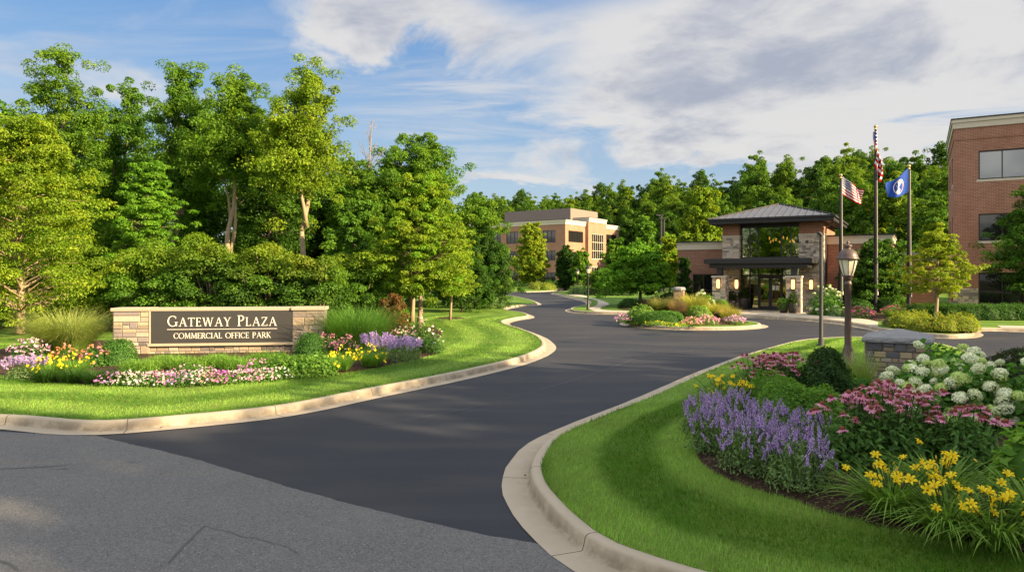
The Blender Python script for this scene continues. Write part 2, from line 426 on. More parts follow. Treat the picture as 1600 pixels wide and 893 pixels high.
strip('road_crack', [(322, 820), (372, 835), (420, 845), (470, 866)], .009, .008, MT['tar2'], .035)
strip('road_crack', [(-5, 874), (16, 882), (30, 892)], .035, .008, MT['tar2'], .012)
strip('road_crack', [(86, 735), (98, 732), (108, 734)], .02, .008, MT['tar2']); strip('road_crack', [(198, 722), (210, 723), (222, 722)], .02, .008, MT['tar2'])

KP = [(0.0, .010), (.29, .004), (.32, .006), (.335, .045), (.352, .118), (.370, .142), (.395, .150), (.47, .150), (.49, .143), (.50, .10)]
def kerb(name, P, closed=False):
    nn = normals2(P, closed); k = len(P); m = len(KP)
    along = np.concatenate([[0], np.cumsum(np.hypot(*np.diff(P, axis=0).T))])
    V = []; al = []; gr = []
    gm = [0, .35, 1, .9, .5, .1, 0, 0, .1, .5]
    j = pnoise(P[:, 0], P[:, 1], 14, 4) * .012
    for (d, z), g in zip(KP, gm):
        dd = d + (j if d == 0 else 0)
        V.append(np.column_stack([P + nn * np.atleast_1d(dd)[:, None] if d == 0 else P + nn * d, np.full(k, z)])); al.append(along); gr.append(np.full(k, g))
    V = np.vstack(V); kk = k if closed else k - 1; f = []
    for r in range(m - 1):
        i = np.arange(kk); f.append(np.column_stack([r * k + i, r * k + (i + 1) % k, (r + 1) * k + (i + 1) % k, (r + 1) * k + i]))
    f = np.vstack(f)
    o = obj(name, meshdata(name, V, f, None, [MT['kerb']], True, {'along': np.concatenate(al), 'grime': np.concatenate(gr)})); o['kind'] = 'structure'
    return P + nn * .485
ZONE = {}
def zone(key, inner, extra, amp, width):
    poly = np.vstack([inner, extra]) if len(extra) else inner
    ZONE[key] = (poly, inner, amp, width)
    def zf(p):
        p = np.atleast_2d(np.asarray(p, float)); return .146 + amp * sm(segdist(p, inner, len(extra) == 0) / width)
    return poly, zf
def z1(zf): return lambda X, Y: float(zf(np.array([[X, Y]]))[0])

# left lawn
kA = catmull([(-34, 17.5), (-24, 14.2), (-17, 12.55)] + [G(*p) for p in [(0, 671), (70, 678), (150, 680), (300, 668), (450, 651), (600, 620), (750, 588), (835, 565), (866, 549), (868, 541), (855, 529), (825, 517),
      (800, 509), (797, 505), (815, 500), (834, 497), (826, 491), (800, 487), (793, 484), (812, 480), (843, 477), (840, 472), (822, 467), (795, 462.5), (768, 459.5)]] + [(-12, 92), (-60, 97)])
inA = kerb('kerb', kA)
polyA, zA = zone('A', inA, [(-62, 98), (-62, 17)], .02, 4.0)
zA1 = z1(zA)
# right foreground lawn
kB = [(34, 8)] + [G(*p) for p in [(1640, 592), (1565, 577), (1541, 560), (1490, 544), (1420, 534), (1330, 530), (1250, 534), (1185, 548), (1100, 577), (977, 629), (882, 666), (826, 692), (799, 718), (785, 745), (786, 774), (803, 805), (836, 846), (897, 893)]] + [(1.9, 4.75), (4.2, 3.6), (9, 2.7), (34, 1.2)]
kB = catmull(kB); inB = kerb('kerb', kB)
inB = np.asarray(inB)
polyB, zB = zone('B', inB, np.zeros((0, 2)), .17, 2.2)
zB1 = z1(zB)
# roundabout island
cC = (9.1, 35.6); an = np.linspace(0, 2 * math.pi, 90, endpoint=False)
kC = np.column_stack([cC[0] + 3.62 * np.cos(an), cC[1] + 3.75 * np.sin(an)])
inC = kerb('kerb', kC, True)
polyC, zC = zone('C', inC, np.zeros((0, 2)), .25, 2.2); zC1 = z1(zC)
# building side
kD = catmull([(14, 128), (9.2, 112)] + [G(*p) for p in [(860, 458.5), (870, 461), (893, 466), (914, 472.5), (913, 477), (893, 481.5), (883, 485), (894, 488.5), (924, 490.5), (962, 491.5), (1050, 494), (1160, 496.5), (1240, 500), (1289, 504), (1331, 510),
      (1362, 516.5), (1400, 522), (1449, 527), (1490, 529.5), (1525, 528), (1537, 523), (1531, 519), (1545, 517.5), (1600, 519), (1700, 521)]] + [(42, 30), (80, 28)])
inD = kerb('kerb', kD)
polyD, zD = zone('D', inD, [(85, 29), (85, 70), (60, 86), (44, 110), (30, 136), (15, 136)], .0, 4.0); zD1 = z1(zD)
# far lawn by the distant offices
kE = catmull([(-40, 103.5), (-12, 103)] + [G(*p) for p in [(770, 458), (805, 457.2), (840, 456.3), (868, 454.8), (879, 453.2), (872, 452.3)]] + [(8, 131), (8.5, 139)])
inE = kerb('kerb', kE)
polyE, zE = zone('E', inE, [(8.5, 165), (-60, 165), (-60, 104)], .3, 6.0); zE1 = z1(zE)

def lawn_attrs(key, sgn=None):
    poly, inner, amp, wd = ZONE[key]
    def f(V):
        d = segdist(V, inner, True if key in 'BC' else False)
        return {'edge': d, 'stripe': stripe(key, d, V)}
    return f
def stripe(key, d, V):
    wob = pnoise(V[:, 0], V[:, 1], .5, 2) * .16
    if key == 'B': w = .70
    elif key == 'A': w = .85
    else: w = 1.1
    q = np.sin((d + wob) / w * math.pi + (.15 if key == 'B' else -1.1))
    return sm((q * 1.8 + 1) / 2) * .85 + .15 * (pnoise(V[:, 0], V[:, 1], 2.2, 7) * .5 + .5)
sheet('lawn', polyA, zA, MT['lawn'], [(-30, 6, 11, 62, .55), (-60, 4, 62, 100, 3), (-60, -30, 14, 62, 3)], lawn_attrs('A'))
sheet('lawn', polyB, zB, MT['lawn'], [(-.5, 15, 2, 26, .22), (15, 34, 1, 26, 1.5)], lawn_attrs('B'))
sheet('lawn', polyC, zC, MT['lawn'], [(5, 13.5, 31, 40, .5)], lawn_attrs('C'))
sheet('lawn', polyD, zD, MT['lawn'], [(3, 30, 28, 70, .9), (3, 80, 70, 120, 4), (30, 80, 30, 70, 4)], lawn_attrs('D'))
sheet('lawn', polyE, zE, MT['lawn'], [(-40, 10, 103, 135, 2.5)], lawn_attrs('E'))

# planting beds
def bed(name, px, zf, key=None, up=.05, step=.18, world=None, far=.0):
    P = catmull([G(p[0], p[1], zf) for p in px] if world is None else world, True, near=.15)
    P = P + normals2(P, True) * (pnoise(P[:, 0], P[:, 1], 4, 9) * .03)[:, None]
    def z(p):
        p = np.atleast_2d(np.asarray(p, float)); d = segdist(p, P, True); ins = inpoly(p, P)
        h = np.array([zf(*q) for q in p]) if len(p) < 50 else ZF[zf](p)
        return h + np.where(ins, .012 + up * sm(d / .5) + .012 * pnoise(p[:, 0], p[:, 1], 7, 12) * sm(d / .25), .0)
    x0, y0 = P.min(0); x1, y1 = P.max(0)
    o = sheet(name, P, z, MT['mulch'], [(x0, x1, y0, y1, step)]); return P, (lambda X, Y: float(z([(X, Y)])[0]))
ZF = {zA1: zA, zB1: zB, zC1: zC, zD1: zD, zE1: zE}
bedB, zbB = bed('planting_bed', [(1084, 662), (1084, 698), (1100, 728), (1161, 760), (1221, 776), (1286, 798), (1342, 812), (1403, 827), (1504, 845), (1600, 862), (1720, 860), (1900, 780), (1800, 640), (1640, 575), (1560, 568), (1450, 572), (1350, 572), (1260, 578), (1190, 592), (1130, 612), (1098, 636)], zB1, up=.07)
bedA, zbA = bed('planting_bed', [(-40, 575), (0, 586), (60, 594), (170, 602), (300, 604), (450, 592), (560, 579), (650, 561), (690, 550), (694, 544), (682, 533), (690, 520), (668, 510), (640, 509), (560, 519), (400, 527), (200, 530), (60, 537), (-30, 552)], zA1, up=.03, step=.3)
# mulch ring under the slim young tree, beds along the buildings
def ring(u, v, r, zf, key):
    x, y = G(u, v, zf); a = np.linspace(0, 2 * math.pi, 14, endpoint=False)
    bed('mulch_ring', None, zf, world=[(x + r * math.cos(t), y + r * .8 * math.sin(t)) for t in a], up=.06, step=.3)
    return x, y
# island bed
aC = np.linspace(0, 2 * math.pi, 24, endpoint=False)
bedC, zbC = bed('planting_bed', None, zC1, world=[(cC[0] + 2.72 * math.cos(t), cC[1] + 2.85 * math.sin(t)) for t in aC], up=.08, step=.4)

# walks on the building side, laid on the lawn at kerb height
def walk(poly, z=.158): return sheet('sidewalk', np.array(poly), z, MT['walk'])
def along(u0, u1, off=.02):
    k = (inD[:, 0] / inD[:, 1] > (u0 - 800) / F) & (inD[:, 0] / inD[:, 1] < (u1 - 800) / F) & (inD[:, 1] < 52); q = inD[k]; return q + normals2(q) * off
wl = [(906, 459.5), (949, 472.5), (951, 475.5), (938, 481)]; wr = [(884, 459.5), (930, 468), (934, 473), (929, 478), (914, 482.2)]
wlc = catmull([G(*p, .158) for p in wl] + [G(948, 484.2, .158), G(1000, 486, .158), G(1060, 487.3, .158)]); fk = along(925, 1062); wrc = np.vstack([catmull([G(*p, .158) for p in wr])[:-1], fk])
walk(np.vstack([wlc, wrc[::-1]]))
fr = along(1062, 1372); bk = [G(1372, 502.5, .158), G(1355, 498.5, .158), G(1320, 495, .158), G(1284, 492.5, .158), G(1262, 491, .158), (21.3, 46.4), (13.6, 50.8), G(1130, 488, .158), G(1062, 487.3, .158)]
walk(np.vstack([fr, bk]))
fr2 = along(1548, 1900); walk(np.vstack([fr2, fr2[::-1] + normals2(fr2)[::-1] * 1.6]))
bedD1, zbD1 = bed('planting_bed', [(1262, 490.8), (1290, 492.3), (1320, 494.4), (1355, 498), (1372, 501.6), (1400, 500), (1400, 489), (1340, 484), (1278, 486)], zD1, up=.08, step=.5)
bedD2, zbD2 = bed('planting_bed', [(1386, 506), (1392, 510), (1420, 514.5), (1449, 518.4), (1490, 520.6), (1520, 519.6), (1528, 516.5), (1522, 510), (1480, 503), (1430, 500), (1398, 503)], zD1, up=.08, step=.5)
bedD3, zbD3 = bed('planting_bed', [(1440, 498.5), (1500, 499.5), (1600, 500.5), (1700, 500.5), (1700, 492), (1540, 489), (1440, 489)], zD1, up=.05, step=.6)
bedD4, zbD4 = bed('planting_bed', [(965, 482.5), (985, 484.5), (1020, 485.6), (1085, 486.8), (1112, 487), (1112, 484), (1060, 478.5), (990, 478.5)], zD1, up=.05, step=.6)
# ------------------------------------------------------------------ buildings
def wallcoord(b):
    c = b.coord(); s = b.N.new('ShaderNodeSeparateXYZ'); b.L.new(c, s.inputs[0])
    k = b.N.new('ShaderNodeCombineXYZ'); b.L.new(b.math('ADD', s.outputs[0], s.outputs[1]), k.inputs[0]); b.L.new(s.outputs[2], k.inputs[1]); return k.outputs[0], c
def brickmat(name, a, c2, mortar, bw=.26, bh=.085):
    b = NB(name); uv, c = wallcoord(b)
    t = b.N.new('ShaderNodeTexBrick'); b.L.new(uv, t.inputs['Vector']); t.inputs['Scale'].default_value = 1
    t.inputs['Color1'].default_value = (*a, 1); t.inputs['Color2'].default_value = (*c2, 1); t.inputs['Mortar'].default_value = (*mortar, 1)
    t.inputs['Brick Width'].default_value = bw; t.inputs['Row Height'].default_value = bh; t.inputs['Mortar Size'].default_value = .014; t.inputs['Bias'].default_value = -.1
    n = b.noise(c, .5, 5, .6); f = b.noise(c, 5, 5, .6)
    col = b.mix(b.math('MULTIPLY', b.ss(n, .4, .7), .35), t.outputs[0], tuple(x * .72 for x in a)); col = b.mix(b.math('MULTIPLY', f, .25), col, tuple(x * 1.25 for x in c2))
    return b.pbr(col, .88, 0, .2, b.bump(t.outputs['Fac'], -.4, .01))
MT['brick'] = brickmat('red_brick', (.21, .078, .046), (.31, .122, .072), (.36, .28, .21), .30, .10)
MT['brick2'] = brickmat('wing_brick', (.18, .072, .046), (.26, .11, .07), (.33, .25, .19), .30, .10)
MT['tanbrick'] = brickmat('tan_brick', (.27, .13, .082), (.34, .17, .108), (.40, .29, .2), .5, .16)
MT['cream'] = plain('cream_stone', (.52, .46, .36), .8, 0, .3, .08, 1.5)
MT['darkmetal'] = plain('dark_metal', (.011, .0105, .011), .55, .0, .5)
MT['bronze'] = plain('bronze_frame', (.032, .026, .021), .45, .3, .5)
MT['fascia'] = plain('charcoal_metal', (.012, .012, .013), .62, 0, .5, .1, 1)
def roofmat():
    b = NB('standing_seam'); n = b.noise(b.coord(), .8, 4); return b.pbr(b.mix(n, (.10, .10, .108), (.15, .15, .16)), .42, .35, .5)
MT['roof'] = roofmat()
def glassmat(name, tint, mixf=.7, rough=.02):
    b = NB(name); g = b.N.new('ShaderNodeBsdfGlossy'); g.inputs[0].default_value = (*tint, 1); g.inputs['Roughness'].default_value = rough
    b.L.new(b.bump(b.noise(b.coord(), .9, 2), .03, .02), g.inputs['Normal'])
    t = b.N.new('ShaderNodeBsdfTransparent'); t.inputs[0].default_value = (.30, .31, .27, 1)
    m = b.N.new('ShaderNodeMixShader'); m.inputs[0].default_value = mixf; b.L.new(t.outputs[0], m.inputs[1]); b.L.new(g.outputs[0], m.inputs[2]); b.L.new(m.outputs[0], b.o.inputs[0]); return b.m
MT['lobbyglass'] = glassmat('lobby_glass', (.42, .42, .24), .62)
def darkglass(name, col, spec, rough=.03):
    b = NB(name); return b.pbr(col, rough, 0, spec, b.bump(b.noise(b.coord(), .7, 2), .04, .02))
MT['glass'] = darkglass('window_glass', (.012, .013, .011), .55)
MT['glass2'] = darkglass('office_glass', (.014, .015, .015), .5)
def mirrorglass():
    b = NB('mirror_glass'); g = b.pbr((.12, .13, .14), .04, .85, .5); return g
MT['mirror'] = mirrorglass()
def emit(name, col, st):
    b = NB(name); e = b.N.new('ShaderNodeEmission'); e.inputs[0].default_value = (*col, 1); e.inputs[1].default_value = st; b.L.new(e.outputs[0], b.o.inputs[0]); return b.m
MT['sconce'] = emit('sconce_glow', (1.0, .52, .15), 1.25)
MT['candle'] = emit('candle_glow', (1.0, .50, .10), 11.0)
def stonecol():
    b = NB('ashlar_stone'); c = b.coord(); n = b.noise(c, 9, 6, .65); f = b.noise(c, 50, 4, .7)
    col = b.mix(n, b.mix(.22, b.attr('Col'), (.06, .05, .045)), b.attr('Col')); col = b.mix(b.math('MULTIPLY', f, .16), col, (.05, .045, .04))
    return b.pbr(col, .9, 0, .2, b.bump(b.math('ADD', n, b.math('MULTIPLY', f, .5)), .55, .02))
MT['stone'] = stonecol()
MT['mortar'] = plain('stone_mortar', (.25, .22, .18), .95, 0, .1)

def ashlar(w, h, rh, seed, lw=(.85, 2.5)):
    """rectangles (x0,x1,z0,z1) that fill a w x h face in irregular courses"""
    r = random.Random(seed); out = []; z = 0
    while z < h - 1e-4:
        hh = r.choice([rh * .7, rh, rh, rh * 1.35, rh * 1.6]);
        if z + hh > h - rh * .5: hh = h - z
        x = 0
        while x < w - 1e-4:
            ww = hh * r.uniform(*lw)
            if x + ww > w - hh * .6: ww = w - x
            if hh > rh * 1.25 and r.random() < .5:
                k = r.uniform(.4, .6); out += [(x, x + ww, z, z + hh * k), (x, x + ww, z + hh * k, z + hh)]
            else: out.append((x, x + ww, z, z + hh))
            x += ww
        z += hh
    return out
TAN = [(.46, .36, .24), (.40, .30, .20), (.34, .27, .19), (.30, .25, .20), (.24, .20, .17), (.17, .145, .13), (.44, .38, .29), (.37, .31, .24), (.25, .21, .2)]
GREY = [(.62, .50, .38), (.50, .41, .32), (.68, .56, .43), (.38, .32, .265), (.72, .60, .47), (.27, .23, .20), (.60, .47, .35)]
def stonebox(m, x0, x1, y0, y1, z0, z1, rh, seed, pal=TAN, sides='flrb', jut=.018, gap=.012):
    """stones on the faces of a box, added to the MB m (the box core goes in as mortar)"""
    r = random.Random(seed); g = gap / 2
    m.cur = (.22, .19, .15); m.box(x0, x1, y0, y1, z0, z1)
    for s in sides:
        w = (x1 - x0) if s in 'fb' else (y1 - y0)
        for a, b_, c, d in ashlar(w, z1 - z0, rh, seed * 7 + ord(s)):
            k = r.choice(pal); q = r.uniform(.82, 1.15); m.cur = tuple(v * q for v in k); t = jut * r.uniform(.5, 1.3)
            a2, b2, c2, d2 = a + g, b_ - g, c + g, d - g; e = min(.012, (b2 - a2) * .12, (d2 - c2) * .12)
            q4 = [(a2, c2), (b2, c2), (b2, d2), (a2, d2)]; q5 = [(a2 + e, c2 + e), (b2 - e, c2 + e), (b2 - e, d2 - e), (a2 + e, d2 - e)]
            def mp(p, dd):
                u, v = p
                if s == 'f': return (x0 + u, y0 - dd, z0 + v)
                if s == 'b': return (x1 - u, y1 + dd, z0 + v)
                if s == 'l': return (x0 - dd, y1 - u, z0 + v)
                return (x1 + dd, y0 + u, z0 + v)
            vs = [mp(p, -.002) for p in q4] + [mp(p, t * .6) for p in q4] + [mp(p, t) for p in q5]
            fs = [(i, (i + 1) % 4, 4 + (i + 1) % 4, 4 + i) for i in range(4)] + [(4 + i, 4 + (i + 1) % 4, 8 + (i + 1) % 4, 8 + i) for i in range(4)] + [(8, 9, 10, 11)]
            m.add(vs, fs)
    m.cur = (1, 1, 1); return m
def window(par, x0, x1, z0, z1, y, face='f', cols=2, rows=1, glass='glass', frame='bronze', sill=True, fw=.07, dep=.18, name='window'):
    """a window set in a wall face: frame mesh (part) with pane and sill (sub-parts). face f: plane y, looking to -y; l/r: plane x = y, span along y"""
    fr = MB(); pn = MB(); si = MB()
    def bx(m, a0, a1, d0, d1, c0, c1):
        if face == 'f': m.box(a0, a1, y + d0, y + d1, c0, c1)
        elif face == 'r': m.box(y - d1, y - d0, a0, a1, c0, c1)
        else: m.box(y + d0, y + d1, a0, a1, c0, c1)
    o = -.015
    bx(fr, x0, x0 + fw, o, dep, z0, z1); bx(fr, x1 - fw, x1, o, dep, z0, z1); bx(fr, x0 + fw, x1 - fw, o, dep, z1 - fw, z1); bx(fr, x0 + fw, x1 - fw, o, dep, z0, z0 + fw)
    for i in range(1, cols):
        xm = x0 + (x1 - x0) * i / cols; bx(fr, xm - fw * .4, xm + fw * .4, .0, dep - .01, z0 + fw, z1 - fw)
    for j in range(1, rows):
        zm = z0 + (z1 - z0) * j / rows; bx(fr, x0 + fw, x1 - fw, .004, dep - .014, zm - fw * .35, zm + fw * .35)
    bx(pn, x0 + fw * .5, x1 - fw * .5, .07, .085, z0 + fw * .5, z1 - fw * .5)
    f = fr.build(name, MT[frame], par); pn.build('pane', MT[glass], f)
    if sill:
        bx(si, x0 - .12, x1 + .12, -.09, .02, z0 - .16, z0 - .003); si.build('sill', MT['cream'], f)
    return f
def wallface(m, x0, x1, z0, z1, y, th, holes, face='f'):
    """a wall slab with rectangular openings, built as boxes that butt"""
    xs_ = sorted({x0, x1, *[h[0] for h in holes], *[h[1] for h in holes]}); zs_ = sorted({z0, z1, *[h[2] for h in holes], *[h[3] for h in holes]})
    for a, b_ in zip(xs_, xs_[1:]):
        run = None
        for c, d in zip(zs_, zs_[1:]):
            ins = any(h[0] <= a + 1e-6 and b_ <= h[1] + 1e-6 and h[2] <= c + 1e-6 and d <= h[3] + 1e-6 for h in holes)
            if not ins: run = (run[0], d) if run else (c, d)
            if ins or d == zs_[-1]:
                if run:
                    if face == 'f': m.box(a, b_, y, y + th, *run)
                    elif face == 'r': m.box(y - th, y, a, b_, *run)
                    else: m.box(y, y + th, a, b_, *run)
                run = None
def cornice(par, x0, x1, y0, y1, z, h=.55, out=.18, mat='cream', cap='fascia'):
    m = MB(); m.box(x0 - out * .5, x1 + out * .5, y0 - out * .5, y1 + out * .5, z - h, z - h * .35); m.box(x0 - out, x1 + out, y0 - out, y1 + out, z - h * .35, z); c = m.build('cornice', MT[mat], par)
    MB().box(x0 - out - .04, x1 + out + .04, y0 - out - .04, y1 + out + .04, z + .001, z + .09).build('coping', MT[cap], c)

ROT = R(-30)
# ---- the entrance lobby
L_ = thing('entrance_building', 'single-storey entrance building with dark hipped metal roof, stone piers and tall glazed lobby', 'building', (17.5, 47.5, .148), ROT)
def stonepart(name, par, *box, rh=.15, seed=1, pal=GREY, sides='flr', **k):
    m = MB(); stonebox(m, *box, rh, seed, pal, sides, **k); return m.build(name, MT['stone'], par, col=True)
for k, (a, b_) in enumerate([(-3.25, -2.1), (1.75, 3.25)]):
    p = stonepart('stone_pier', L_, a, b_, 0, 1.2, 0, 5.0, seed=3 + k)
    MB().box(a - .05, b_ + .05, -.05, 1.25, 5.001, 5.1).build('band', MT['cream'], p)
    MB().box(a, b_, 0, 1.2, 5.101, 5.85).build('upper_wall', MT['brick'], L_)
m = MB(); m.box(-3.2, -3.0, 1.2, 7.6, 0, 5.85); m.box(3.0, 3.2, 1.2, 7.6, 0, 5.85); m.box(-3.0, 3.0, 7.4, 7.6, 0, 5.85); m.build('wall', MT['brick'], L_)
m = MB(); m.box(-2.1, 1.75, .5, .8, 3.05, 3.55); m.build('spandrel', MT['fascia'], L_)
MB().box(-3.0, 3.0, 1.2, 7.4, .0, .03).build('lobby_floor', plain('lobby_tile', (.2, .17, .13), .4), L_)
# upper glazing
up = MB(); fw = .07
for x in (-2.1 + .035, -1.5, -.93, .55, 1.17, 1.75 - .035): up.box(x - .035, x + .035, .45, .6, 3.551, 5.62)
up.box(-2.1, 1.75, .44, .61, 5.62, 5.85); up.box(-2.1, 1.75, .455, .595, 3.552, 3.62); w = up.build('window', MT['darkmetal'], L_)
MB().box(-2.1, 1.75, .51, .525, 3.6, 5.64).build('pane', MT['lobbyglass'], w)
# lower storefront
lo = MB()
for x in (-2.06, -1.5, -.93, .62, 1.2, 1.71): lo.box(x - .035, x + .035, .45, .6, 0, 3.05)
lo.box(-2.1, 1.75, .455, .595, 2.30, 2.40); lo.box(-2.1, -.93, .456, .594, .0, .12); lo.box(.62, 1.75, .456, .594, 0, .12); lo.box(-2.1, 1.75, .457, .593, 2.95, 3.05)
w = lo.build('storefront', MT['darkmetal'], L_)
pn = MB(); pn.box(-2.1, -.93, .51, .525, .1, 2.32); pn.box(.62, 1.75, .51, .525, .1, 2.32); pn.box(-2.1, 1.75, .511, .526, 2.38, 2.97); pn.build('pane', MT['lobbyglass'], w)
for k, (a, b_) in enumerate([(-.89, -.16), (-.15, .58)]):
    d = MB(); d.box(a, a + .1, .47, .55, .02, 2.28); d.box(b_ - .1, b_, .47, .55, .02, 2.28); d.box(a + .1, b_ - .1, .472, .548, 2.14, 2.28); d.box(a + .1, b_ - .1, .472, .548, .02, .28)
    dd = d.build('door', MT['darkmetal'], L_); MB().box(a + .09, b_ - .09, .505, .518, .26, 2.16).build('pane', MT['lobbyglass'], dd)
    hx = b_ - .15 if k == 0 else a + .15
    h = MB(); h.tube([(hx, .46, .9), (hx, .40, .92), (hx, .40, 1.25), (hx, .46, 1.27)], .014, 6); h.build('handle', plain('steel', (.5, .5, .5), .3, .9), dd)
    if k:
        n_ = MB(); n_.box(a + .13, a + .31, .498, .503, 1.35, 1.66); n_.box(a + .36, a + .54, .498, .503, 1.35, 1.66); n_.build('notice', plain('paper', (.8, .8, .78), .8, vary=.03), dd)
# roof
m = MB(); e0, e1, f0, f1 = -3.95, 3.95, -1.05, 8.4; m.box(e0, e1, f0, f1, 5.86, 5.9); m.box(e0 + .25, e1 - .25, f0 + .25, f1 - .25, 5.90, 6.02); m.build('soffit', MT['fascia'], L_)
m = MB(); t = .07
for (a, b_, c, d) in [(e0, e1, f0, f0 + t), (e0, e1, f1 - t, f1), (e0, e0 + t, f0 + t, f1 - t), (e1 - t, e1, f0 + t, f1 - t)]: m.box(a, b_, c, d, 5.901, 6.2)
for (a, b_, c, d) in [(e0 - .1, e1 + .1, f0 - .1, f0), (e0 - .1, e0, f0, f1), (e1, e1 + .1, f0, f1)]: m.box(a, b_, c, d, 6.09, 6.215)
fs = m.build('fascia', MT['fascia'], L_)
ry0, ry1, rz = 3.0, 4.3, 7.42; z0 = 6.2
m = MB(); m.add([(e0, f0, z0), (e1, f0, z0), (e1, f1, z0), (e0, f1, z0), (0, ry0, rz), (0, ry1, rz)], [(0, 1, 4), (1, 2, 5, 4), (2, 3, 5), (3, 0, 4, 5)]); rf = m.build('roof', MT['roof'], L_)
m = MB()
def rib(a, b_, w=.03, h=.05):
    a, b_ = Vector(a), Vector(b_); d = (b_ - a).normalized(); s = d.cross(Vector((0, 0, 1))).normalized() * w / 2; u = Vector((0, 0, h))
    m.add([a - s, a + s, a + s + u, a - s + u, b_ - s, b_ + s, b_ + s + u, b_ - s + u], [(0, 1, 2, 3), (5, 4, 7, 6), (0, 4, 5, 1), (1, 5, 6, 2), (2, 6, 7, 3), (3, 7, 4, 0)])
for i in range(-8, 9):
    x = i * .46
    if abs(x) < 3.9: k = 1 - abs(x) / 3.95; rib((x, f0, z0), (x, f0 + (ry0 - f0) * k, z0 + (rz - z0) * k))
for j in range(1, 20):
    y = f0 + j * .47
    k = min(1, (y - f0) / (ry0 - f0), (f1 - y) / (f1 - ry1)) if y < f1 else 0
    for s in (-1, 1): rib((3.95 * s, y, z0), (3.95 * s * (1 - k), y, z0 + (rz - z0) * k))
m.build('seam', MT['roof'], rf)
m = MB()
for s in (-1, 1): m.tube([(3.97 * s, f0 - .02, z0 + .02), (0, ry0, rz + .03)], .05, 6); m.tube([(3.97 * s, f1, z0 + .02), (0, ry1, rz + .03)], .05, 6)
m.tube([(0, ry0, rz + .03), (0, ry1, rz + .03)], .05, 6); m.build('ridge_cap', MT['fascia'], rf)
m = MB(); m.tube([(3.9, -.95, 5.85), (3.85, -.8, 5.7), (3.36, .3, 5.45), (3.34, .35, 5.2), (3.34, .35, .2)], .05, 8); m.build('downpipe', MT['bronze'], L_)
# canopy
m = MB(); m.box(-3.75, 2.94, -3.05, .44, 3.12, 3.42); m.box(-3.62, 2.82, -2.92, .43, 3.42, 3.46); cn = m.build('canopy', MT['fascia'], L_, bevel=.015)
MB().box(-3.45, 2.62, -2.75, .43, 2.83, 3.119).build('beam', MT['darkmetal'], cn)
for k, (a, b_) in enumerate([(-3.23, -2.38), (1.37, 2.24)]):
    p = stonepart('gate_pier', L_, a, b_, -2.85, -2.05, 0, 2.22, seed=9 + k, sides='flrb')
    MB().box(a - .06, b_ + .06, -2.91, -1.99, 2.222, 2.32).build('cap', MT['cream'], p)
    c = (a + b_) / 2; m = MB(); m.box(c - .17, c + .17, -2.62, -2.28, 2.321, 2.829); m.build('post', MT['darkmetal'], cn)
def sconce(x, y, z):
    b = MB(); b.box(x - .13, x + .13, y - .03, y, z - .36, z + .36); b.box(x - .13, x + .13, y - .17, y - .03, z + .3, z + .36); b.box(x - .13, x + .13, y - .17, y - .03, z - .36, z - .31)
    s = b.build('wall_lamp', MT['bronze'], L_); MB().lathe([(.085, -.3), (.105, -.2), (.11, 0), (.105, .2), (.085, .29)], 10, (x, y - .1, z)).build('shade', MT['sconce'], s, smooth=True)
sconce(-2.82, -2.87, 1.8); sconce(-2.62 + .05 + .3, -.02, 1.75); sconce(1.8, -2.87, 1.8); sconce(2.5, -.02, 1.75)
# chandelier inside the lobby
ch = MB(); ch.tube([(.3, 2.2, 4.58), (.3, 2.2, 5.85)], .02, 6); ch.tube([(.3 + .8 * math.cos(t), 2.2 + .8 * math.sin(t), 4.58) for t in np.linspace(0, 6.283, 20)], .02, 5); ch.tube([(-.5, 2.2, 4.58), (1.1, 2.2, 4.58)], .015, 5)
CH_ = thing('chandelier', 'lit ring chandelier of amber candle lamps hanging inside the glazed lobby', 'chandelier', L_.location, ROT)
cd = ch.build('ring_frame', MT['bronze'], CH_)
m = MB().lathe([(.045, 0), (.055, .09), (.045, .2)], 8); cm = m.mesh('candle_lamp', MT['candle'])
for i in range(10):
    t = i * .628; obj('candle_lamp', cm, CH_, (.3 + .8 * math.cos(t), 2.2 + .8 * math.sin(t), 4.6 + .13 * (i % 3)))
# wings
def wing(x0, x1, y0, y1, z, holes, pier=None):
    m = MB(); wallface(m, x0, x1, 0, z - .5, y0, .25, holes); m.box(x0, x0 + .25, y0 + .25, y1, 0, z - .5); m.box(x1 - .25, x1, y0 + .25, y1, 0, z - .5); m.box(x0, x1, y1, y1 + .25, 0, z - .5)
    wg = m.build('wing_wall', MT['brick2'], L_)
    m = MB(); m.box(x0 - .06, x1 + .06, y0 - .06, y1 + .3, z - .5, z - .06); m.box(x0 - .12, x1 + .12, y0 - .12, y1 + .36, z - .06, z + .02); cc = m.build('cornice', MT['cream'], L_)
    MB().box(x0 - .16, x1 + .16, y0 - .16, y1 + .4, z + .021, z + .11).build('coping', MT['fascia'], cc)
    for h in holes: window(L_, h[0], h[1], h[2], h[3], y0 + .05, cols=max(2, int((h[1] - h[0]) / .7)), rows=2 if h[3] - h[2] > 1.6 else 1, frame='darkmetal', sill=False)
wing(-7.0, -3.26, 2.0, 9.0, 4.75, [(-5.9, -3.5, .1, 2.45)])
wing(3.26, 7.1, 2.0, 10.0, 4.95, [(3.9, 5.4, .1, 2.5)])
stonepart('wing_pier', L_, 6.1, 7.15, 1.55, 1.99, 0, 1.35, seed=31)
m = MB(); m.box(7.3, 9.6, 9.0, 9.2, 0, 3.4); m.box(7.3, 9.6, 9.2, 13, 3.1, 3.4); m.build('link_wall', MT['brick2'], L_); MB().box(7.3, 9.7, 8.8, 13, 3.401, 4.0).build('link_fascia', plain('link_metal', (.17, .165, .155), .5), L_)

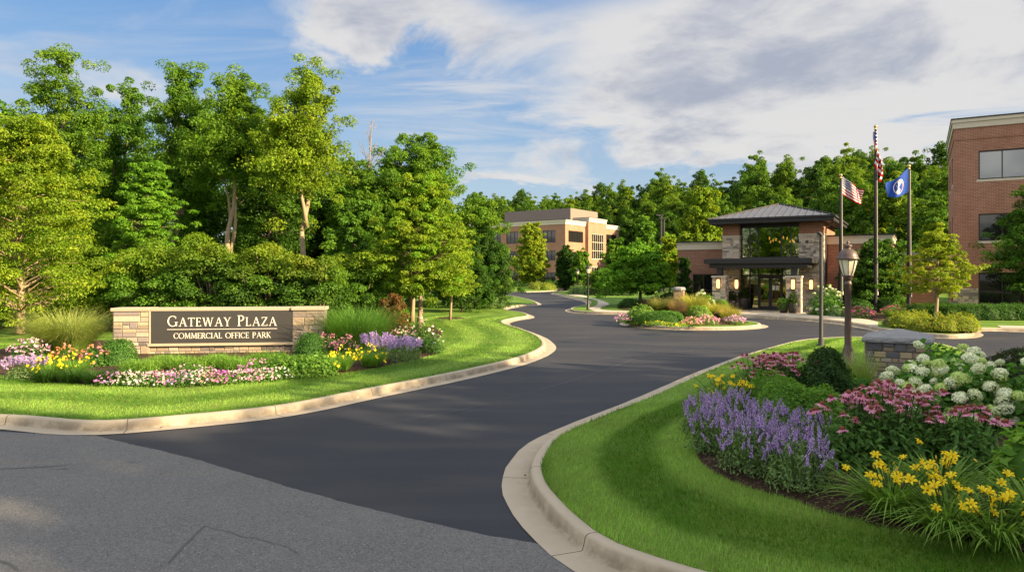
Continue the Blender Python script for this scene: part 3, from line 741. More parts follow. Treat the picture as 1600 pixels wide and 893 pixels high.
# ---- the three-storey brick office block on the right
B_ = thing('office_block', 'three-storey red brick office block with cream cornice, cut by the picture edge beside the flags', 'building', (31.4, 50.0, .148), ROT)
H = 13.35
hol = [(x, x + 2.75, z0_, z1_) for x in (1.45, 5.6, 9.75, 13.9, 18.05) for z0_, z1_ in ((9.05, 11.05), (4.75, 6.65), (.35, 2.55))]
m = MB(); wallface(m, 0, 23, 0, H - .62, 0, .35, hol); lh = [(y, y + 1.7, z0_, z1_) for y in (2.2, 6.6) for z0_, z1_ in ((9.05, 11.05), (4.75, 6.65), (.35, 2.55))]
wallface(m, .35, 11, 0, H - .62, 0, .35, lh, 'l'); m.box(22.65, 23, .35, 11, 0, H - .62); m.box(.35, 23, 11, 11.3, 0, H - .62)
m.box(0, 23, -.04, -.001, 11.9, 12.0); m.box(-.04, -.001, 0, 11, 11.9, 12.0); m.build('wall', MT['brick'], B_)
for h in hol: window(B_, *h, .08, cols=2, glass='mirror' if h[2] > 8 else 'glass', fw=.08)
for h in lh: window(B_, *h, .08, face='l', cols=2, glass='glass', fw=.08)
cornice(B_, 0, 23, 0, 11.3, H, .62, .16)
for a_, b_, c_ in ((-.05, 1.43, 41), (4.22, 5.58, 42)): m = MB(); stonebox(m, a_, b_, -.06, .4, 0, 1.45, .18, c_, GREY, 'fl'); m.build('stone_base', MT['stone'], B_, col=True)
m = MB(); m.box(1.1, 20, 11.3, 19.5, 0, 11.7); wl_ = m.build('rear_wall', MT['brick'], B_); cornice(B_, 1.1, 20, 11.31, 19.5, 12.2, .5, .14)
m = MB(); m.box(2.3, 20, 19.5, 29, 0, 10.2); m.build('rear_wall', MT['brick'], B_); cornice(B_, 2.3, 20, 19.51, 29, 10.7, .5, .14)
for y, x, zz in ((13, 1.1, 0), (16, 1.1, 0), (21.5, 2.3, 0), (25, 2.3, 0)):
    for z0_, z1_ in ((8.0 if x > 2 else 8.6, 9.8 if x > 2 else 10.4), (4.75, 6.5)): window(B_, y, y + 1.7, z0_, z1_, x - .08, face='l', cols=2, dep=.06, fw=.08)

# ---- the distant three-storey offices
M_ = thing('office_building', 'distant three-storey tan brick offices with dark window bands behind the yellow-green street tree', 'building', (10.6, 140, .3), R(-35)); M_.scale = (1, .8, 1)
H = 13.3
m = MB(); fh = []
for x in (-18.8, -14.4, -9.9, -5.3, ):
    for z0_, z1_ in ((8.8, 11.3), (5.2, 7.2), (.6, 2.8)): fh.append((x, x + 3.0, z0_, z1_))
wallface(m, -20, 0, 0, H - .9, 0, .4, fh)
rh = [(1.5, 9.0, 8.9, 11.2), (1.5, 9.0, 5.2, 7.0), (2.5, 5.0, .4, 3.0), (21.2, 28.2, 8.9, 11.2), (21.2, 28.2, 5.2, 7.0), (22, 27, .4, 2.8)]
wallface(m, .4, 10.2, 0, H - .9, 0, .4, [h for h in rh if h[0] < 10], 'r'); wallface(m, 20.2, 29, 0, H - .9, 0, .4, [h for h in rh if h[0] > 20], 'r')
m.box(-20, 0, 29, 29.4, 0, H - .9); m.box(-20.4, -20, 0, 29.4, 0, H - .9); m.build('wall', MT['tanbrick'], M_)
m = MB(); wallface(m, 10.201, 20.199, 0, H + .1, .7, .4, [(12.2, 18.8, 5.6, 11.0), (12.2, 18.8, 1.0, 4.0)], 'r'); m.box(0, .3, 10.201, 10.6, 0, H + .1); m.box(0, .3, 19.8, 20.199, 0, H + .1); m.build('bay', MT['tanbrick'], M_)
for h in fh: window(M_, *h, .1, cols=3, glass='glass2', fw=.1)
for h in rh: window(M_, *h, -.1, face='r', cols=6 if h[1] - h[0] > 5 else 2, glass='glass2', fw=.12)
window(M_, 12.2, 18.8, 5.6, 11.0, .6, face='r', cols=6, rows=3, glass='glass2', frame='cream', fw=.13); window(M_, 12.2, 18.8, 1.0, 4.0, .6, face='r', cols=5, rows=2, glass='glass2', frame='cream', fw=.13)
cornice(M_, -20, -0.0, 0, 10.19, H, .9, .25); cornice(M_, -19, 0.0, 20.21, 29.4, H, .9, .25); cornice(M_, -19, .72, 10.45, 19.95, H + .9, .9, .25)
m = MB(); m.box(-20, -3, 9, 24, H, H + 3.0); m.build('penthouse', plain('penthouse_panel', (.19, .15, .125), .8), M_); 
m = MB(); m.box(-31, -20.41, -1.4, 26, 0, H - .6); m.build('side_wall', MT['tanbrick'], M_); cornice(M_, -31, -20.45, -1.4, 26, H + .3, .9, .25)
for z0_, z1_ in ((8.8, 11.3), (5.2, 7.2), (.6, 2.8)):
    for x in (-29.6, -24.6): window(M_, x, x + 3.2, z0_, z1_, -1.5, cols=3, glass='glass2', fw=.1, dep=.09)
# ------------------------------------------------------------------ trees and plants
def rdir(n, up=0.0):
    v = rng.normal(size=(n, 3)); v /= np.linalg.norm(v, axis=1, keepdims=True); v[:, 2] += up
    return v / np.linalg.norm(v, axis=1, keepdims=True)
def leafquads(P, Nn, size, col, aspect=.55, fold=.18):
    """one folded rhombic leaf per point: P base points, Nn face normals, size lengths"""
    n = len(P); t = rng.normal(size=(n, 3)); t[:, 2] -= .5; T = t - Nn * (t * Nn).sum(1, keepdims=True); T /= np.maximum(np.linalg.norm(T, axis=1, keepdims=True), 1e-6)
    B = np.cross(Nn, T); s = np.broadcast_to(np.asarray(size, float), (n,))[:, None]
    V = np.empty((n, 4, 3)); V[:, 0] = P; V[:, 1] = P + T * s * .5 + B * s * aspect * .5 + Nn * s * fold; V[:, 2] = P + T * s; V[:, 3] = P + T * s * .5 - B * s * aspect * .5 + Nn * s * fold
    Fa = np.arange(n * 4).reshape(n, 4)
    return V.reshape(-1, 3), Fa, np.repeat(col, 4, 0)
def palcol(n, pal, jit=.18, w=None):
    pal = np.array(pal); i = rng.integers(0, len(pal), n) if w is None else rng.choice(len(pal), n, p=w)
    j = rng.integers(0, len(pal), n); k = rng.uniform(0, .5, (n, 1)); c = pal[i] * (1 - k) + pal[j] * k
    return c * rng.uniform(1 - jit, 1 + jit, (n, 1))
def merge(parts):
    V, Fs, C = [], [], []; n = 0
    for v, f, c in parts: V.append(v); Fs.append(np.asarray(f) + n); C.append(c); n += len(v)
    return np.vstack(V), np.vstack(Fs), np.vstack(C)
DARK = [(.016, .040, .009), (.022, .052, .011), (.030, .066, .013)]
MID = [(.030, .070, .011), (.045, .092, .014), (.062, .112, .016)]
GOLD = [(.062, .105, .012), (.095, .135, .013), (.135, .160, .016), (.075, .115, .012)]
YEL = [(.12, .15, .012), (.17, .185, .016), (.20, .20, .02), (.09, .13, .012)]
BRIGHT = [(.045, .11, .012), (.065, .14, .015), (.085, .155, .018)]

DARK, MID, GOLD, YEL, BRIGHT = [[(c[0] * k * .90, c[1] * k * .97, c[2] * k * .52) for c in P_] for P_, k in ((DARK, 1.9), (MID, 2.35), (GOLD, 2.2), (YEL, 1.75), (BRIGHT, 2.2))]
def ENV(shape, t):
    t = np.clip(t, 0, 1)
    if shape == 'oval': return np.sin(math.pi * (0.1 + .86 * t)) ** .75
    if shape == 'round': return np.sqrt(np.clip(1 - (2 * t - .92) ** 2, .03, 1))
    if shape == 'cone': return np.clip(1.04 - t, 0, 1) ** .8 * sm(t / .12 + .35)
    if shape == 'poplar': return (.78 + .22 * np.sin(t * 11 + 1)) * np.minimum(1, .55 + 1.6 * t) * np.clip(1.02 - t, 0, 1) ** .62
    if shape == 'maple': return np.where(t < .3, .72 + .28 * t / .3, np.clip((1.04 - t) / .74, 0, 1) ** .75)
    if shape == 'spread': return np.where(t < .45, .9, np.clip((1.02 - t) / .57, 0, 1) ** .6)
def tree_mesh(seed, H, crown0, rad, shape, nb, nl, leaf, pal, flat=.6, leaders=1, trunk_r=None, layer=0, cs=1.0, inner=.35, bare=0, split=None, bmat='bark', lean=0):
    """returns (trunk mesh, crown mesh) of one tree: limbs leave the trunk, each carries a few leaf sprays"""
    global rng
    keep = rng; rng = np.random.default_rng(seed); r = rng
    tr = trunk_r or H * .017; m = MB()
    ax = []
    for i in range(leaders):
        a = r.uniform(0, 6.28) if i else 0; off = rad * (.42 if i else .1) * (r.uniform(.6, 1.15) if leaders > 1 else .3)
        ax.append((math.cos(a + i * 2.4) * off, math.sin(a + i * 2.4) * off, 1.0 if i == 0 else r.uniform(.72, .96)))
    hs = split if split else crown0 + .12 * (H - crown0)
    px, py = r.uniform(-.02, .02, 2) * H
    def axis(i, h):
        dx, dy, f = ax[i]; k = np.clip((h - hs * .75) / max(H * f - hs * .75, .1), 0, 1) ** .85
        return np.array([px * min(1, h / H) + dx * k + .012 * H * math.sin(h * 1.1 + i), py * min(1, h / H) + dy * k + .012 * H * math.cos(h * .9 + i * 2), h])
    for i in range(leaders):
        top = H * ax[i][2] * .93; z0 = 0 if i == 0 else hs * .75
        hh = np.linspace(z0, top, 9); pts = [axis(i, h) for h in hh]
        rr = [max(.012, tr * (1.0 if i == 0 else .62) * (1 - (h - z0) / (top - z0)) ** .8 + (.35 * tr * math.exp(-h * 4) if i == 0 else 0)) for h in hh]
        m.tube(pts, rr, 8)
    L, Nn, C, Sz = [], [], [], []
    ga = r.uniform(0, 6.28)
    for b in range(nb):
        i = int(r.integers(0, leaders)); f = ax[i][2]; t = ((b + r.uniform(0, 1)) / nb) ** .92
        top = H * f; h = crown0 + t * (top - crown0)
        R_ = float(ENV(shape, np.array(t))) * rad * (.9 if leaders == 1 else .74) * r.uniform(.8, 1.12)
        ga += 2.4 + r.normal() * .25; d = r.uniform(inner, 1.0) ** .7
        c0 = axis(i, max(h - R_ * .35, crown0 * .8)); end = axis(i, h) + np.array([math.cos(ga), math.sin(ga), 0]) * R_ * d
        end[2] -= layer * R_ * .18 * d
        if b % 2 == 0 or R_ > rad * .6:
            mid = (c0 + end) / 2 + np.array([0, 0, .10 * R_]); w = max(.01, tr * .30 * (1 - .75 * t)); m.tube([c0, mid, end], [w, w * .65, w * .25], 5, cap=False)
        rc = rad * .30 * cs * r.uniform(.75, 1.25) * (1 - .35 * t) + .04
        ns = int(r.integers(3, 6)); tint = palcol(1, pal, .22)[0] * (.85 + .3 * r.random())
        for s in range(ns):
            cc = end + r.normal(size=3) * rc * np.array([.85, .85, .85 * flat + .12]) * (0 if s == 0 else 1); n = max(6, int(nl / ns * r.uniform(.7, 1.3))); rs = rc * r.uniform(.36, .60)
            D = rdir(n, .25); q = r.uniform(.35, 1, (n, 1)) ** .6
            pts = cc + D * q * rs * np.array([1.15, 1.15, flat]); pts[:, 2] -= layer * .25 * (np.hypot(pts[:, 0] - cc[0], pts[:, 1] - cc[1]) / max(rs, .01)) ** 2 * rs * .6
            nn = D * .75 + r.normal(size=(n, 3)) * .38 + np.array([0, 0, .5]); nn /= np.linalg.norm(nn, axis=1, keepdims=True)
            L.append(pts); Nn.append(nn); C.append((.62 * tint + .38 * palcol(n, pal, .15))); Sz.append(leaf * r.uniform(.65, 1.25, n))
    V, Fa, Cc = leafquads(np.vstack(L), np.vstack(Nn), np.concatenate(Sz), np.vstack(C))
    rng = keep
    return m.mesh('trunk', MT[bmat], smooth=True), meshdata('crown', V, Fa, Cc, [MT['leaf']])
def place_tree(name, meshes, label, x, y, z, sc=1.0, rz=0.0, group=None, sz=None, cat='tree'):
    t = thing(name, label, cat, (x, y, z), rz, group); t.scale = (sc, sc, sz or sc)
    obj('trunk', meshes[0], t); obj('crown', meshes[1], t); return t

# ---- woods on the left: name, label, column, distance, row of the top, half width in pixels, shape and look
def wood(name, label, u, Y, vtop, hw, shape, pal, nb, nl, leaf, seed, base=None, crown_v=None, z=None, **k):
    zb = z if z is not None else .25
    H = zat(vtop, Y) - zb; rad = hw * Y / F; c0 = (zat(crown_v, Y) - zb) if crown_v else .12 * H
    ms = tree_mesh(seed, H * .97, c0, rad, shape, nb, int(nl * 2.6), leaf * .60, pal, **k)
    return place_tree(name, ms, label, at(u, Y), Y, zb)
T = wood
T('maple_tree', 'broad yellow-green maple with a sunlit trunk, foremost tree behind the striped lawn beside tall grass', 28, 27.5, 176, 138, 'maple', GOLD, 190, 190, .17, 101, crown_v=476, flat=.42, layer=1, cs=.8, bmat='palebark', trunk_r=.15)
T('poplar_tree', 'tallest tree of the woods with three ragged tops, rising behind the broad foremost maple', 92, 43, 66, 92, 'poplar', GOLD[:2] + MID, 120, 190, .26, 102, crown_v=420, flat=.85, leaders=3)
T('oak_tree', 'dark slim tree in the gap between the ragged tallest poplar and the broad oak', 196, 48, 132, 66, 'poplar', MID, 90, 170, .27, 103, crown_v=420, flat=.85, leaders=2)
T('oak_tree', 'broad high oak with lumpy dark green crown above the layered dogwood', 272, 43, 100, 78, 'poplar', MID + GOLD[:1], 130, 190, .26, 104, crown_v=315, flat=.8, leaders=3, split=6, trunk_r=.2, bmat='palebark')
T('oak_tree', 'tall oak with bare forked limbs showing below its crown above the hedge', 358, 41, 118, 84, 'poplar', MID + GOLD[:2], 120, 190, .25, 105, crown_v=272, flat=.8, leaders=3, split=4.0, trunk_r=.2, bmat='palebark')
T('tulip_tree', 'tall narrow tree with a straight pale trunk and upright sunlit top above the sign', 478, 39, 110, 90, 'poplar', GOLD, 125, 190, .24, 106, crown_v=290, flat=.8, leaders=3, split=6.5, trunk_r=.2, bmat='palebark')
T('oak_tree', 'round-topped oak rising directly behind the staked young maple at the end of the woods', 642, 50, 203, 84, 'round', MID + GOLD[:1], 120, 200, .28, 107, crown_v=350, flat=.75, leaders=3)
T('beech_tree', 'bushy mid-height tree in the dip below the bare dead treetop', 556, 48, 236, 62, 'oval', MID + GOLD[:1], 90, 190, .27, 108, crown_v=420, flat=.75, leaders=2)
T('dogwood_tree', 'small bright dogwood with flat layered sprays standing out in front of dark woods', 226, 34, 248, 66, 'cone', BRIGHT + GOLD[:1], 80, 170, .18, 109, crown_v=400, flat=.28, layer=1.0, cs=.85)
T('beech_tree', 'dark filler tree between the forked oak and the narrow tulip tree', 422, 46, 175, 70, 'oval', MID + DARK, 90, 190, .28, 110, crown_v=420, flat=.75, leaders=2)
T('locust_tree', 'leafy tree with olive crown on the outer edge of the woods beside the distant offices', 742, 55, 308, 58, 'oval', MID + GOLD[:2], 90, 190, .27, 111, crown_v=455, flat=.75, leaders=2)
T('cedar_tree', 'dark dense evergreen reaching the ground at the tip of the woods beside the drive', 762, 50, 372, 40, 'oval', DARK + MID[:1], 90, 200, .2, 112, crown_v=468, flat=.9)
T('holly_tree', 'squat dark evergreen just behind the slim young tree with the mulch ring', 722, 45, 395, 44, 'oval', DARK + MID[:1], 90, 200, .2, 113, crown_v=470, flat=.9)
T('beech_tree', 'leafy tree cut by the picture edge behind the broad foremost maple', -28, 38, 172, 75, 'oval', MID + GOLD[:1], 90, 190, .24, 114, crown_v=400, flat=.75, leaders=2)
T('beech_tree', 'half-hidden bushy tree just left of the staked young maple above the shrubs', 566, 37, 318, 56, 'oval', MID, 85, 190, .22, 115, crown_v=450, flat=.7)
T('maple_tree', 'young maple with wide yellow-green crown and pale trunks beside the rose bush', 655, 30, 268, 82, 'maple', GOLD + BRIGHT[1:2], 170, 190, .17, 116, crown_v=446, flat=.42, layer=1, cs=.8, bmat='palebark', trunk_r=.11, base=1)
T('young_maple_tree', 'slim young tree in a mulch ring on the sunlit lawn near the drive', 703, 35.3, 335, 40, 'maple', GOLD, 90, 160, .16, 117, crown_v=444, flat=.5, layer=1, bmat='palebark', trunk_r=.06)
T('linden_tree', 'second pale-trunked tree close behind the young maple by the rust-coloured shrub', 643, 33.5, 325, 52, 'maple', MID + GOLD[:2], 90, 180, .18, 118, crown_v=446, flat=.5, layer=1, bmat='palebark', trunk_r=.11)
ring(703, 497, .85, zA1, 'A')
# bare dead treetop
m = MB(); r_ = random.Random(5); p0 = Vector((0, 0, 0))
m.tube([(0, 0, 0), (.1, 0, 5), (0, .1, 9.2), (.25, 0, 12.6)], [.14, .11, .07, .012], 6)
for i in range(16):
    h = 8.2 + i * .27; a = r_.uniform(0, 6.28); l = r_.uniform(.7, 1.7) * (13.4 - h) / 4; q = Vector((.05, .05, h)); e = q + Vector((math.cos(a) * l, math.sin(a) * l, l * 1.1)); m.tube([q, (q + e) / 2 + Vector((0, 0, .1)), e], [.035, .022, .006], 4, cap=False)
    e2 = (q + e) / 2 + Vector((math.cos(a + 1) * l * .5, math.sin(a + 1) * l * .5, l * .55)); m.tube([(q + e) / 2, e2], [.018, .005], 4, cap=False)
d = m.build('dead_tree', plain('grey_bark', (.22, .18, .15), .9), None, loc=(at(576, 48), 48, .45)); tag(d, 'leafless grey dead treetop poking out of the woods against the sky', 'tree')
# deeper rows close the woods
protoW = [tree_mesh(140 + i, 14, 1.5, 3.8, 'poplar', 85, 170, .34, MID + DARK, flat=.85, leaders=3) for i in range(2)]
for i, (u, Y, vt) in enumerate([(-70, 58, 150), (10, 60, 170), (75, 62, 190), (150, 60, 185), (225, 58, 200), (310, 60, 190), (390, 58, 200), (455, 62, 215), (525, 60, 235), (600, 62, 265), (670, 64, 290), (40, 50, 240), (120, 51, 250), (300, 50, 245), (440, 50, 255), (520, 52, 285), (600, 54, 300), (690, 60, 330)]):
    H = zat(vt, Y) - .5; place_tree('woodland_tree', protoW[i % 2], 'shaded tree deep in the woods behind the sign, half hidden by nearer crowns', at(u, Y), Y, .4, 1.0, i * 1.3, 'shaded trees deep in the woods', H / 14)

# ---- the tall shrub screen behind the sign
def shrub_mesh(seed, w, h, nb, nl, leaf, pal, top=None, flat=.4, layer=1.0, core=True):
    global rng
    keep = rng; rng = np.random.default_rng(seed); r = rng; L, Nn, C, Sz = [], [], [], []; m = MB()
    for b in range(nb):
        D = rdir(1, .55)[0]; D[2] = abs(D[2]); q = r.uniform(.55, 1.0); c = np.array([D[0] * w * q, D[1] * w * .85 * q, .12 * h + D[2] * h * .82 * q * r.uniform(.85, 1.12)])
        rc = w * .26 * r.uniform(.7, 1.2)
        if b % 3 == 0: m.tube([(r.normal() * .1 * w, r.normal() * .1 * w, 0), tuple(c * np.array([.55, .55, .55])), tuple(c)], [.035 * h / 3, .025 * h / 3, .008], 5, cap=False)
        tp = sm((c[2] / h - .5) / .4); tint = palcol(1, pal, .2)[0] * (1 - tp) + (palcol(1, top, .2)[0] if top else palcol(1, pal, .2)[0]) * tp  # higher sprays take the top palette, sunlight put into the leaf colour
        n = int(nl * r.uniform(.7, 1.3)); DD = rdir(n, .2); pts = c + DD * r.uniform(.3, 1, (n, 1)) ** .6 * rc * np.array([1.2, 1.2, flat]); pts[:, 2] -= layer * .25 * (np.hypot(*(pts - c)[:, :2].T) / rc) ** 2 * rc
        pts[:, 2] = np.maximum(pts[:, 2], .05); nn = DD * .65 + r.normal(size=(n, 3)) * .38 + np.array([0, 0, .55]); nn /= np.linalg.norm(nn, axis=1, keepdims=True)
        L.append(pts); Nn.append(nn); C.append(.6 * tint + .4 * palcol(n, pal, .25)); Sz.append(leaf * r.uniform(.65, 1.25, n))
    V, Fa, Cc = leafquads(np.vstack(L), np.vstack(Nn), np.concatenate(Sz), np.vstack(C)); rng = keep
    return m.mesh('stems', MT['bark'], smooth=True), meshdata('foliage', V, Fa, Cc, [MT['leaf']])
def shrub(name, label, x, y, z, ms, rz=0, sc=1, group=None, cat='shrub'):
    t = thing(name, label, cat, (x, y, z), rz, group); t.scale = (sc,) * 3
    if ms[0]: obj('stem', ms[0], t)
    obj('foliage', ms[1], t); return t
for i, (u, Y, vt, hw, pal, lab) in enumerate([
        (185, 31, 392, 70, MID, 'tall green shrub behind the tufted tall grass left of the sign'),
        (255, 29, 362, 75, MID, 'tall loose shrub above the first letters of the sign'),
        (335, 28.5, 352, 70, MID + DARK[:1], 'tallest shrub of the screen, centred above the sign'),
        (415, 28, 366, 68, DARK + MID, 'dark-sided shrub above the last letters of the sign'),
        (488, 27.5, 380, 62, DARK + MID, 'dark broad shrub rising above the right stone pillar of the sign'),
        (552, 29.5, 372, 52, MID, 'golden-topped shrub behind the dark fountain grass'),
        (120, 33, 420, 60, MID, 'low shrub in the shade right of the pale sunlit trunk'),
        (596, 33, 398, 42, MID, 'green shrub behind the rust-coloured bush'),
        (-50, 31, 420, 70, MID, 'shrub cut by the picture edge left of the sunlit trunk')]):
    h = zat(vt, Y) - .2; shrub('tall_shrub', lab, at(u, Y), Y, .2, shrub_mesh(200 + i, hw * Y / F * 1.05, h, 95, 300, .112, pal, GOLD[1:] + YEL[:3], flat=.42), 0, 1, 'tall shrubs screening the woods')  # gold and yellow top colours stand in for sun on the shrubs
# rust-coloured shrub
RUST = [(.13, .06, .018), (.16, .085, .025), (.09, .07, .018), (.2, .11, .03)]
x, y = G(612, 519, zA1); shrub('rust_shrub', 'rust-orange leaved shrub between fountain grass and young maple', at(614, 26), 26, zA1(at(614, 26), 26), shrub_mesh(230, .62, 1.75, 45, 130, .09, RUST, flat=.8, layer=.2))

# ---- wooded hillside behind the buildings
_d = lambda P_, k=.78: [tuple(v * k for v in c) for c in P_]
protoH = [tree_mesh(300, 15, 2.0, 4.6, 'round', 85, 270, .36, _d(MID + DARK), flat=.75, leaders=2), tree_mesh(301, 15, 1.5, 4.2, 'oval', 85, 270, .36, _d(MID + GOLD[:2]), flat=.75, leaders=2),
          tree_mesh(302, 15, 2.5, 4.8, 'round', 85, 270, .36, _d(MID + GOLD[:1]), flat=.8, leaders=3), tree_mesh(303, 15, 1.5, 4.0, 'oval', 85, 270, .36, _d(GOLD + MID[1:], .85), flat=.75, leaders=2), tree_mesh(304, 15, 2, 4.4, 'oval', 85, 270, .36, _d(DARK + MID[:2]), flat=.8, leaders=3)]
HL = ['dark rounded tree in the woods on the hillside behind the buildings', 'oval olive-green tree in the woods on the hillside behind the buildings', 'wide mid-green tree in the woods on the hillside behind the buildings', 'yellow-green tree in the woods on the hillside behind the buildings', 'deep-green narrow tree in the woods on the hillside behind the buildings']
r_ = random.Random(77); pts = []
for k in range(9000):
    u = r_.uniform(735, 1520); Y = r_.uniform(78, 290); x = at(u, Y); y0 = float(np.interp(x, [-120, 5, 25, 45, 62, 100], [176, 170, 172, 104, 78, 70]))
    if not (y0 < Y < y0 + 85): continue
    if all((x - a) ** 2 + (Y - b) ** 2 > (3.9 + .009 * Y) ** 2 for a, b in pts): pts.append((x, Y))
pts.sort(key=lambda p: p[1])
for i, (x, Y) in enumerate(pts[:275]):
    k = r_.choice([0, 0, 1, 1, 2, 2, 3, 4]); s = r_.uniform(.82, 1.12)
    place_tree('hillside_tree', protoH[k], HL[k], x, Y, float(hill(np.array(x), np.array(Y))) - .2, s, r_.uniform(0, 6.28), 'trees of the wooded hillside', s * r_.uniform(.85, 1.15))

# ---- single trees around the buildings
def T2(name, label, u, Y, vt, hw, vb, shape, pal, nb, nl, leaf, seed, zf=None, **k):
    zb = zf if zf is not None else .15; H = zat(vt, Y) - zb
    ms = tree_mesh(seed, H * .97, max(.1, zat(vb, Y) - zb), hw * .84 * Y / F, shape, nb, int(nl * 1.4), leaf * .84, pal, **k); return place_tree(name, ms, label, at(u, Y), Y, zb)
T2('street_tree', 'yellow-green street tree on the far lawn in front of the distant offices', 829, 118, 349, 31, 436, 'maple', YEL + GOLD, 120, 120, .5, 401, .3, flat=.5, trunk_r=.32, bmat='palebark')
T2('evergreen_tree', 'dark pointed evergreen against the corner of the distant offices', 884, 118, 388, 22, 447, 'cone', DARK, 90, 120, .45, 402, .3, flat=.8)
T2('small_tree', 'small round green tree right of the dark pointed evergreen', 908, 112, 393, 17, 438, 'round', MID + GOLD[:1], 60, 100, .45, 403, .3, flat=.7)
T2('garden_tree', 'upright green tree covering the end of the distant offices', 964, 92, 373, 22, 440, 'oval', MID + GOLD[:1], 80, 110, .4, 404, flat=.7)
T2('small_tree', 'low rounded tree beside the curving walk near the far lamp', 940, 84, 422, 24, 446, 'round', MID, 70, 110, .34, 405, flat=.7)
T2('spreading_tree', 'wide low bright-green tree with drooping layers on the lawn beside the entrance walk', 1000, 54, 384, 56, 446, 'spread', BRIGHT, 150, 170, .27, 406, flat=.4, layer=1, trunk_r=.14)
T2('garden_tree', 'bright yellow tree peeking over the wing left of the lobby', 1046, 70, 366, 20, 440, 'oval', YEL + BRIGHT, 80, 110, .32, 407, flat=.6)
T2('hill_tree', 'large sunlit yellow-green tree at the foot of the hill above the lobby wing', 1094, 88, 292, 44, 400, 'oval', GOLD + YEL[:1], 120, 170, .42, 408, 1.0, flat=.7, leaders=3)
T2('hill_tree', 'pale blue-green tree standing in front of the dark hillside left of the lobby', 1008, 110, 340, 24, 410, 'cone', MID, 80, 120, .45, 409, 1.0, flat=.6)
T2('garden_tree', 'dark green spreading tree against the wing between the two taller flagpoles', 1372, 44.5, 378, 55, 468, 'spread', DARK + MID, 130, 170, .2, 410, flat=.45, layer=1, trunk_r=.1)
T2('garden_tree', 'dark shrubby tree at the foot of the left brick wing', 1070, 49, 402, 13, 468, 'cone', DARK, 60, 120, .17, 411, flat=.8)
x, y = G(1463, 497, zD1); Y0 = 37.5
T2('golden_tree', 'small golden-leaved tree with pale forked trunk in the kerbed bed of yellow shrubs', 1463, Y0, 358, 72, 452, 'maple', YEL + GOLD[2:], 74, 150, .14, 412, flat=.34, layer=.7, cs=.72, trunk_r=.1, bmat='palebark', inner=.3)
T2('linden_tree', 'dark green tree cut by the picture edge in front of the brick office block', 1634, 43, 285, 84, 446, 'oval', DARK + MID + BRIGHT[:1], 170, 190, .19, 413, flat=.42, layer=1)
T2('garden_tree', 'yellow-green tree behind the golden tree in the gap beside the brick office block', 1462, 60, 345, 20, 440, 'oval', GOLD, 70, 110, .25, 414, flat=.6)
# tall street trees to the right of the photographer; they shade the foreground
protoS = tree_mesh(430, 15.5, 3.0, 5.2, 'round', 120, 130, .4, MID, flat=.7, leaders=3)
for i, (x, y, s) in enumerate([(23, -6, 1), (30, -11, 1.1), (26, 2, .95), (35, -3, 1.1), (37, -16, 1.15), (43, -9, 1.2), (45, -22, 1.2), (53, -16, 1.3), (34, 4, .9)]):
    place_tree('street_shade_tree', protoS, 'tall tree across the street that shades the entry drive', x, y, 0, s, i * 1.1, 'shade trees across the street')

for i, (x, y, s) in enumerate([(-14, -36, .8), (-26, -31, .95), (-37, -40, .9), (-48, -33, 1.0), (-60, -42, .95), (-73, -34, 1.05), (-2, -42, .8), (-88, -22, 1.0), (12, -40, .85)]):  # unseen row behind the camera, put in for the window reflections
    place_tree('street_shade_tree', protoS, 'tall tree across the street that shades the entry drive', x, y, 0, s, i * 1.7, 'shade trees across the street')
# ------------------------------------------------------------------ grasses and flowers
def blades(n, L, spread, droop, w, pal, base=.08, seg=5, jit=.2, tipcol=None, upright=1.0, r=None):
    """arching ribbon blades that leave a common base"""
    r = r or rng; ph = r.uniform(0, 6.283, n); ln = L * r.uniform(.55, 1.05, n); out = spread * r.uniform(.05, 1.0, n) ** .8; dr = droop * r.uniform(.4, 1.2, n)
    bx = base * np.sqrt(r.uniform(0, 1, n)); b = np.stack([bx * np.cos(ph + r.normal(size=n) * .6), bx * np.sin(ph + r.normal(size=n) * .6), np.zeros(n)], 1)
    d = np.stack([np.cos(ph), np.sin(ph)], 1); sd = np.stack([-d[:, 1], d[:, 0]], 1); V = np.empty((n, seg + 1, 2, 3)); C = np.empty((n, seg + 1, 2, 3))
    c = palcol(n, pal, jit); tc = palcol(n, tipcol, jit) if tipcol is not None else c * 1.25
    for k in range(seg + 1):
        s = k / seg; rad = ln * (out * s + .35 * dr * s ** 2.2); z = ln * (upright * s * np.sqrt(np.maximum(1 - .35 * out ** 2, .1)) - dr * .55 * s ** 2.6)
        z = np.maximum(z, .012)
        p = b + np.column_stack([d * rad[:, None], z]); ww = w * (1 - s) ** .7 * (.6 + .4 * min(1, s * 5)) * .5
        V[:, k, 0] = p + np.column_stack([sd * ww, np.zeros(n)]); V[:, k, 1] = p - np.column_stack([sd * ww, np.zeros(n)])
        C[:, k, :] = (c * (1 - s) + tc * s)[:, None]
    i = np.arange(n)[:, None] * (2 * (seg + 1)) + 2 * np.arange(seg)[None]; i = i.ravel()
    return V.reshape(-1, 3), np.column_stack([i, i + 1, i + 3, i + 2]), C.reshape(-1, 3)
